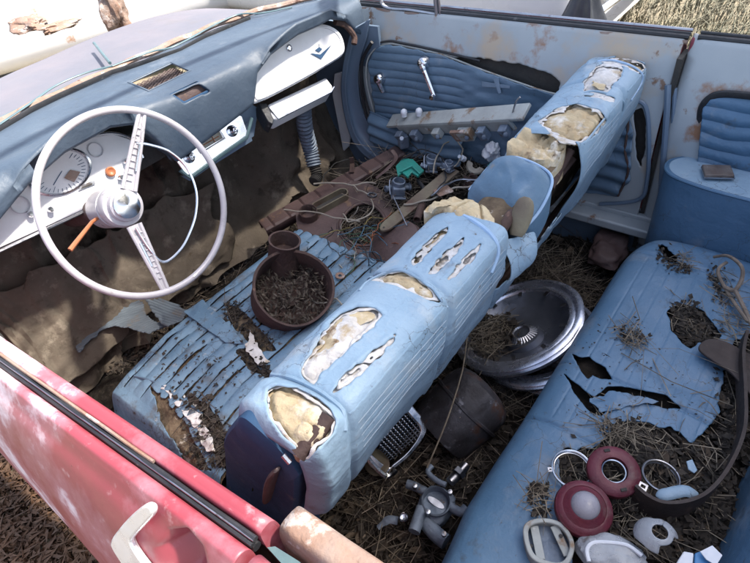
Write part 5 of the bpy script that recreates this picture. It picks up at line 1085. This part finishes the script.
r = root_at('wallet', c, 'worn brown and silver wallet on the blue armrest', 'wallet')
obj('cover', MB().box(c+[0, 0, .005], (.066, .05, .010), [e1, e2, (0, 0, 1)]), M['wallet'], r, bevel=.003); obj('pages', MB().box(c+[0, 0, .0025]-e2*.003, (.068, .052, .004), [e1, e2, (0, 0, 1)]), M['chrome_dull'], r)
# ================================================================== LITTER (stuff)
def scatter(regions, tree, mt, name, label, kind_='mix', seed=0, zoff=.003, cat=None):
    """regions: (polygon in photo pixels, number of bits, size multiplier)"""
    rg = np.random.default_rng(seed); b = MB()
    for poly, N_, szm in regions:
        xs_, ys_ = [p[0] for p in poly], [p[1] for p in poly]; k = 0; tries = 0
        while k < N_ and tries < N_*6:
            tries += 1; x, y = rg.uniform(min(xs_), max(xs_)), rg.uniform(min(ys_), max(ys_)); d = sd(np.array(x), np.array(y), poly)
            if d > rg.exponential(3): continue
            q, n_ = hit(tree, x, y)
            if q is None: continue
            if float(nz(q, 11, 3)) < -.05 and rg.random() < .72: continue
            k += 1; a = rg.uniform(0, 6.3); t = unit(np.array([math.cos(a), math.sin(a), rg.normal(0, .28)])); up_ = unit(np.array([0, 0, 1])+rg.normal(0, .3, 3)); s_ = unit(np.cross(t, up_))
            if kind_ == 'stick':
                l = szm*rg.gamma(2.2, .011)+.008; w_ = rg.uniform(.0003, .0009)*(1+szm*.15); cx_ = q+np.array([0, 0, zoff+rg.exponential(.006)]); bend = rg.normal(0, .18)*l
                P0, P1, P2 = cx_-t*l, cx_+s_*bend, cx_+t*l; V = []
                for p in (P0, P1, P2):
                    for j in range(3): aa = j*2.094; V.append(p+w_*(s_*math.cos(aa)+np.cross(t, s_)*math.sin(aa)))
                b.add(V, [(j, (j+1) % 3, 3+(j+1) % 3, 3+j) for j in range(3)]+[(3+j, 3+(j+1) % 3, 6+(j+1) % 3, 6+j) for j in range(3)])
            else:
                l = szm*rg.uniform(.003, .011); w_ = l*rg.uniform(.3, .8); cx_ = q+np.array([0, 0, zoff+rg.exponential(.004)]); f = np.cross(t, s_)
                b.add([cx_-t*l, cx_-s_*w_+f*l*.2, cx_+t*l, cx_+s_*w_+f*l*.3*rg.normal()], [(0, 1, 2), (0, 2, 3)])
    return obj(name, b, M[mt], None, smooth=0, label=label, kind='stuff', cat=cat or 'litter')
floor_rear = [(500, 240), (560, 200), (640, 225), (655, 240), (600, 285), (560, 340), (530, 400), (470, 480), (430, 563), (320, 563), (300, 510), (340, 480), (420, 370)]
pilef = [(80, 350), (95, 335), (125, 326), (150, 330), (170, 330), (160, 345), (130, 365), (110, 375)]
seatdirt = [(186, 398), (206, 402), (228, 430), (234, 455), (224, 470), (206, 442)]
junk = [(262, 245), (330, 175), (395, 140), (480, 125), (520, 130), (480, 180), (420, 215), (380, 275), (340, 300), (300, 250)]
foot = [(150, 300), (200, 270), (260, 240), (300, 160), (340, 140), (380, 150), (300, 215), (250, 260), (200, 300), (170, 325)]
nest = [(430, 345), (470, 320), (500, 330), (500, 350), (470, 372), (450, 362)]; nest2 = [(505, 255), (560, 250), (600, 290), (575, 320), (545, 290), (505, 280)]
scatter([(floor_rear, 4200, 1.3), (pilef, 1500, 1.0), (junk, 3000, 1.1), (foot, 2200, 1.1), (nest, 500, 1)], tb, 'leaf', 'leaf_litter', 'crumbled brown leaf litter over the car floor', 'flake', 1)
scatter([(floor_rear, 1500, 1.5), (nest2, 420, 2.2), (junk, 1100, 1.5), (foot, 600, 1.3), (pilef, 160, 1.0)], tb, 'straw_dim', 'floor_twigs', 'brown twigs and stalks over the car floor', 'stick', 2)
scatter([(junk, 600, 2.2), (nest2, 240, 2.4), (floor_rear, 300, 2.0), (foot, 110, 2.2), ([(395, 220), (445, 170), (480, 180), (420, 225)], 60, 1.5)], tb, 'straw', 'pale_straw', 'pale dry straw among the junk on the floor', 'stick', 3, zoff=.008)
scatter([(junk, 160, 2.8), (foot, 60, 2.6), (nest2, 60, 2.8), (floor_rear, 80, 2.4)], tb, 'twig', 'grey_twigs', 'longer grey twigs over the junk and the floor', 'stick', 33, zoff=.014)
dct = bvh(bpy.data.objects['disc.002'])
scatter([([(456, 335), (500, 318), (512, 335), (490, 352), (470, 362), (455, 352)], 260, 1.4)], dct, 'straw', 'wheel_cover_straw', 'pale straw heaped in the lower left of the topmost wheel cover', 'stick', 31)
scatter([([(456, 330), (505, 316), (520, 338), (490, 356), (470, 364), (455, 352)], 420, 1.2)], dct, 'leaf', 'wheel_cover_litter', 'leaf crumbs in the topmost wheel cover', 'flake', 32)
cub = bvh(bpy.data.objects['cushion_padding'])
scatter([(seatdirt, 1100, .9), ([(170, 385), (230, 400), (235, 470), (200, 470)], 260, 1), (CH[0], 300, .8), (CH[2], 200, .8), ([(130, 345), (200, 310), (270, 350), (240, 440), (180, 400)], 500, .6)], cub, 'leaf', 'cushion_litter', 'leaf crumbs filling the rotted front cushion', 'flake', 4, zoff=.004)
scatter([(seatdirt, 160, .9), (CH[0], 40, .8), ([(240, 280), (330, 260), (345, 320), (300, 330)], 60, 1.2)], cub, 'straw_dim', 'cushion_twigs', 'fine twigs caught in the front cushion', 'stick', 5)
big = RH[3]; hole3 = RH[2]
scatter([(big, 3000, 1.0), (hole3, 550, .9), (RH[4], 900, 1.0), ([(675, 330), (700, 345), (745, 400), (740, 440), (715, 400)], 400, .9), ([(722, 430), (740, 420), (730, 500), (700, 560), (640, 560), (690, 510)], 900, 1.0)], br, 'leaf', 'rear_seat_litter', 'leaf crumbs in the rips of the rear seat', 'flake', 6, zoff=.008)
scatter([(big, 230, 1.1), (hole3, 26, .8), (RH[4], 40, 1.1), ([(640, 500), (700, 510), (690, 550), (600, 540)], 24, 1.0), ([(600, 415), (640, 425), (625, 450), (600, 445)], 60, 1.0)], br, 'straw', 'rear_seat_straw', 'pale straw tangled in the rear seat rips', 'stick', 7, zoff=.012)
scatter([([(612, 318), (622, 320), (650, 345), (648, 352), (628, 345)], 45, 1.0), ([(560, 440), (640, 400), (660, 415), (620, 440)], 16, 1.6), ([(600, 320), (700, 350), (740, 420), (640, 410)], 14, 1.9), ([(706, 270), (716, 262), (735, 300), (726, 306)], 30, .7), ([(530, 488), (545, 488), (548, 515), (535, 518)], 40, .8), ([(720, 290), (750, 300), (750, 420), (735, 400)], 50, 1.3), ([(675, 255), (690, 260), (688, 270)], 30, .8)], brv, 'straw', 'straw_on_rear_seat', 'wisps of straw lying on the blue rear seat', 'stick', 8)
scatter([([(612, 318), (626, 322), (650, 345), (628, 345)], 90, .6), ([(706, 270), (716, 262), (735, 300), (726, 306)], 110, .6), ([(560, 330), (740, 300), (740, 420), (560, 420)], 130, .3), ([(655, 246), (680, 262), (692, 275), (668, 268)], 160, .6), ([(528, 486), (548, 486), (548, 515), (535, 518)], 160, .7)], brv, 'leaf', 'crumbs_on_rear_seat', 'leaf crumbs lying on the blue rear seat', 'flake', 9)
def bigleaves(regions, tree, mt, name, label, seed, grp):
    rg = np.random.default_rng(seed); k = 0
    for poly, N_ in regions:
        xs_, ys_ = [p[0] for p in poly], [p[1] for p in poly]; c_ = 0
        while c_ < N_:
            x, y = rg.uniform(min(xs_), max(xs_)), rg.uniform(min(ys_), max(ys_)); c_ += 1
            if sd(np.array(x), np.array(y), poly) > 0: continue
            q, n_ = hit(tree, x, y)
            if q is None: continue
            a = rg.uniform(0, 6.3); t = np.array([math.cos(a), math.sin(a), rg.normal(0, .25)]); t = unit(t); s_ = unit(np.cross(t, [0, 0, 1])+rg.normal(0, .2, 3)); f = np.cross(s_, t); l = rg.uniform(.010, .024); w_ = l*rg.uniform(.3, .55); V = []; F = []
            for i in range(7):
                u_ = i/6*2-1; ww = w_*(1-u_*u_)**.6+.0008
                for j in range(5): v_ = j/2-1; V.append(q+np.array([0, 0, .006])+t*l*u_+s_*ww*v_+f*(.35*l*u_*u_+.5*ww*v_*v_)+rg.normal(0, .0006, 3))
            F = [(i*5+j, i*5+j+1, (i+1)*5+j+1, (i+1)*5+j) for i in range(6) for j in range(4)]; yield V, F
def leaves_stuff(regions, tree, mt, name, label, seed):
    b = MB()
    for V, F in bigleaves(regions, tree, mt, name, label, seed, None): b.add(V, F)
    obj(name, b, M[mt], None, label=label, kind='stuff', cat='litter')
leaves_stuff([([(60, 250), (150, 240), (250, 250), (200, 300), (90, 330)], 60), (floor_rear, 420), (pilef, 90), (junk, 330), (foot, 420)], tb, 'leafbig', 'curled_leaves', 'larger curled dead leaves scattered over the car floor', 21)
leaves_stuff([(big, 130), (hole3, 30), (RH[4], 160)], br, 'leafbig', 'curled_leaves_on_seat', 'larger curled dead leaves in the rear seat rips', 22)
# bits inside the drum
db = MB(); rg2 = np.random.default_rng(3); u, w, n_ = frame(DN)
for i in range(900):
    a = rg2.uniform(0, 6.3); rr_ = rd*.92*math.sqrt(rg2.random()); q = dc+(math.cos(a)*u+math.sin(a)*w)*rr_-n_*.085; q[2] = min(q[2], dc[2]); q = q+np.array([0, 0, rg2.exponential(.006)])
    f = max(0, -(q-dc)@np.array([0, 0, 1]))
    q = q+n_*.06*min(1, f/.06)*rg2.random(); t = unit(rg2.normal(0, 1, 3)); s_ = unit(np.cross(t, [.1, .2, 1])); l = .008 if i % 4 else .02; ww = .003 if i % 4 else .0009
    db.add([q-t*l, q-s_*ww, q+t*l, q+s_*ww], [(0, 1, 2), (0, 2, 3)])
obj('drum_litter', db, M['straw_dim'], None, smooth=0, label='twigs and leaf crumbs inside the rusty drum', kind='stuff', cat='litter')
# ================================================================== OUTSIDE
def car_body(name, label, cx, cy, yaw, cat='car'):
    """a parked old saloon: x forward, built at real size"""
    r = empty(name, (cx, cy, 0), label, cat); ca, sa = math.cos(yaw), math.sin(yaw)
    tf = lambda P: np.stack([P[..., 0]*ca-P[..., 1]*sa+cx, P[..., 0]*sa+P[..., 1]*ca+cy, P[..., 2]], -1)
    def body(U, V):
        X = -2.2+4.4*U; a = V*2*math.pi; hh = .80+.06*np.cos(X*.9)-.10*np.abs(X/2.2)**6; wx = .86-.10*np.abs(X/2.2)**4
        y = wx*np.sign(np.cos(a))*np.abs(np.cos(a))**.35; z = .25+(hh-.25)*(.5+.5*np.sign(np.sin(a))*np.abs(np.sin(a))**.4)
        e = np.clip((np.abs(X)-2.08)/.12, 0, 1)**2; return tf(np.stack([X, y*(1-.25*e), z*(1-.1*e)+.05*e], -1))
    obj('body', grid(body, 90, 72), M['whitecar'], r)
    def cab(U, V):
        a = V*2*math.pi; k = U; L1, L0 = 1.05, .62; lx = L1+(L0-L1)*k; c = np.cos(a); s = np.sin(a); f = lambda t, e: np.sign(t)*np.abs(t)**e
        return tf(np.stack([-.15+lx*f(c, .35), (.76-.16*k)*f(s, .35), .84+.48*k], -1))
    obj('cabin_glass', grid(cab, 10, 60), M['dial'], r)
    rt = MB(); V_ = cab(np.full(60, 1.0), np.linspace(0, 1, 60, endpoint=False)); c_ = V_.mean(0); V2 = c_+(V_-c_)*.9+[0, 0, .06]; V0 = c_+(V_-c_)*1.02-[0, 0, .01]
    rt.add(np.concatenate([V0, V2]), [(i, (i+1) % 60, 60+(i+1) % 60, 60+i) for i in range(60)]+[tuple(range(60, 120))]); obj('roof', rt, M['whitecar'], r)
    for X in (-1.35, 1.35):
        for Y in (-.74, .74):
            o_ = tf(np.array([X, Y, .31])); nn_ = tf(np.array([X, Y*2, .31]))-o_; t_ = obj('wheel', MB().lathe(o_, nn_, [(0, -.09), (.28, -.09), (.31, -.07), (.31, .07), (.28, .09), (.2, .09), (.19, .07), (0, .08)], 32), M['black'], r)
    for X in (-2.22, 2.22): obj('bumper', MB().tube([tf(np.array([X*(1-.02*abs(y)), y, .45])) for y in np.linspace(-.85, .85, 12)], .05, 8, flat=.7), M['chrome'], r)
    for y in (-.6, .6): o_ = tf(np.array([2.18, y, .62])); obj('headlight', MB().lathe(o_, tf(np.array([3., y, .62]))-o_, [(.10, -.02), (.10, .02), (.08, .035), (0, .04)], 24), M['chrome'], r)
    return r
car_body('white_car', 'white car parked beyond the far door, only its flank in view', 2.95, 2.86, math.pi/2)
car_body('rusty_white_car', 'sunlit white car standing beyond the grey lid, with rust patches', 1.6, 4.55, math.radians(158))
# heap of black sheet by the white car
r = root_at('sheet_draped_stump', (1.62, .52, .35), 'crumpled black plastic sheet draped over a post beyond the far door', 'plastic sheet')
def tent(U, V):
    a = U*2*math.pi; k = V; R = .02+.34*k; return np.stack([2.0+R*np.cos(a)*(1+.25*np.sin(3*a+1)), .60+.9*R*np.sin(a)*(1+.2*np.cos(5*a)), .72-.62*k**.8+.03*np.sin(7*a)*k+.02*nz(np.stack([a, k*4, a*0], -1), 2)], -1)
obj('sheet', grid(tent, 90, 30), M['tarp'], r, solid=.003, smooth=30)
obj('post', MB().tube([(2.0, .60, 0), (2.01, .6, .5), (2.03, .61, 1.05)], .03, 10), M['bark'], r)
# dry grass beyond and dead leaves under the near door
rg3 = np.random.default_rng(11)
def grassy(name, N_, fx, mt, h, label, wd_=.006, seed=0):
    x, y = fx(N_); a = rg3.uniform(0, 6.3, N_); hh = h*rg3.uniform(.5, 1.3, N_); lean = rg3.normal(0, .5, (N_, 2))+np.array([.35, -.25]); b = MB(); d = np.stack([np.cos(a), np.sin(a), a*0], -1)*wd_
    B0 = np.stack([x, y, np.full(N_, -.02)], -1); mid = B0+np.stack([lean[:, 0]*hh*.4, lean[:, 1]*hh*.4, hh*.7], -1); tip = B0+np.stack([lean[:, 0]*hh*1.3, lean[:, 1]*hh*1.3, hh*.85], -1)
    V = np.stack([B0-d, B0+d, mid+d*.7, mid-d*.7, tip], 1).reshape(-1, 3); b.v = [tuple(v) for v in V.tolist()]; b.f = [f for i in range(N_) for f in ((i*5, i*5+1, i*5+2, i*5+3), (i*5+3, i*5+2, i*5+4))]
    return obj(name, b, M[mt], None, smooth=0, label=label, kind='stuff', cat='grass')
def fr_(N_):
    x = 1.3+9*rg3.random(N_)**1.3; y = rg3.uniform(-2.5, 3.5, N_); return x, y
grassy('dry_grass', 60000, fr_, 'grass', .12, 'matted dry yellow grass beyond the car', .004)
def lf_(N_): return rg3.uniform(-1.6, -.80, N_), rg3.uniform(.1, 2.2, N_)
grassy('dead_leaves', 22000, lf_, 'leaves_br', .035, 'brown dead leaves on the ground below the red door', .009)
# unseen tree added behind the car so its crown shades the cabin
tc_ = np.array([2.98, -3.2, 6.0])
r = empty('added_shade_tree', (3.9, -4.6, 0), 'leafy tree added out of view behind the car to shade its rear half', 'tree')
obj('trunk', MB().tube(crom([(3.9, -4.6, -.1), (3.85, -4.5, 1.6), (3.6, -4.1, 3.2), (3.1, -3.4, 5.0), (2.9, -3.1, 6.6)], 24), np.linspace(.22, .07, 24), 12).tube(crom([(3.7, -4.3, 2.8), (4.3, -3.6, 4.4), (4.2, -3.2, 5.6)], 12), np.linspace(.10, .04, 12), 8).tube(crom([(3.4, -3.8, 4.2), (2.4, -3.8, 5.2), (2.0, -3.6, 6.2)], 12), np.linspace(.08, .03, 12), 8), M['bark'], r)
b = MB(); N_ = 26000
for i in range(N_):
    d = unit(rg3.normal(0, 1, 3)); rr_ = rg3.random()**.4; lump = 1+.16*math.sin(5*d[0]+2)*math.cos(4*d[1])+.1*math.sin(9*d[2]+d[0]*7)
    q = tc_+d*rr_*lump*np.array([1.52, 1.52, 1.1]); t = unit(rg3.normal(0, 1, 3)); s_ = unit(np.cross(t, rg3.normal(0, 1, 3))); l = .09
    if i % 5 < 3: q = np.array([1.6, -4.3, 4.3])+d*rr_*lump*np.array([2.5, 1.9, 1.9])  # second crown lobe added to dim the rear seat
    b.add([q-t*l, q-s_*l*.5, q+t*l, q+s_*l*.5], [(0, 1, 2, 3)])
obj('crown', b, M['foliage'], r, smooth=0)

for p, rr_, sq_, lab in (((114, 8), .10, (.5, .4, 1.2), 'tall brown grey rusted lump on the sunlit white car'), ((30, 24), .10, (.6, 1.3, .25), 'salmon rust flake, left of two small ones on the white car'), ((60, 25), .07, (1.2, .5, .25), 'salmon rust flake beside the larger one on the white car')):
    q = W(*p, z=.86); thing('rusted_scrap', blob(q, rr_, .6, 3+rr_*10, sq_, sc=22), M['rust_tan'], lab, 'scrap metal')
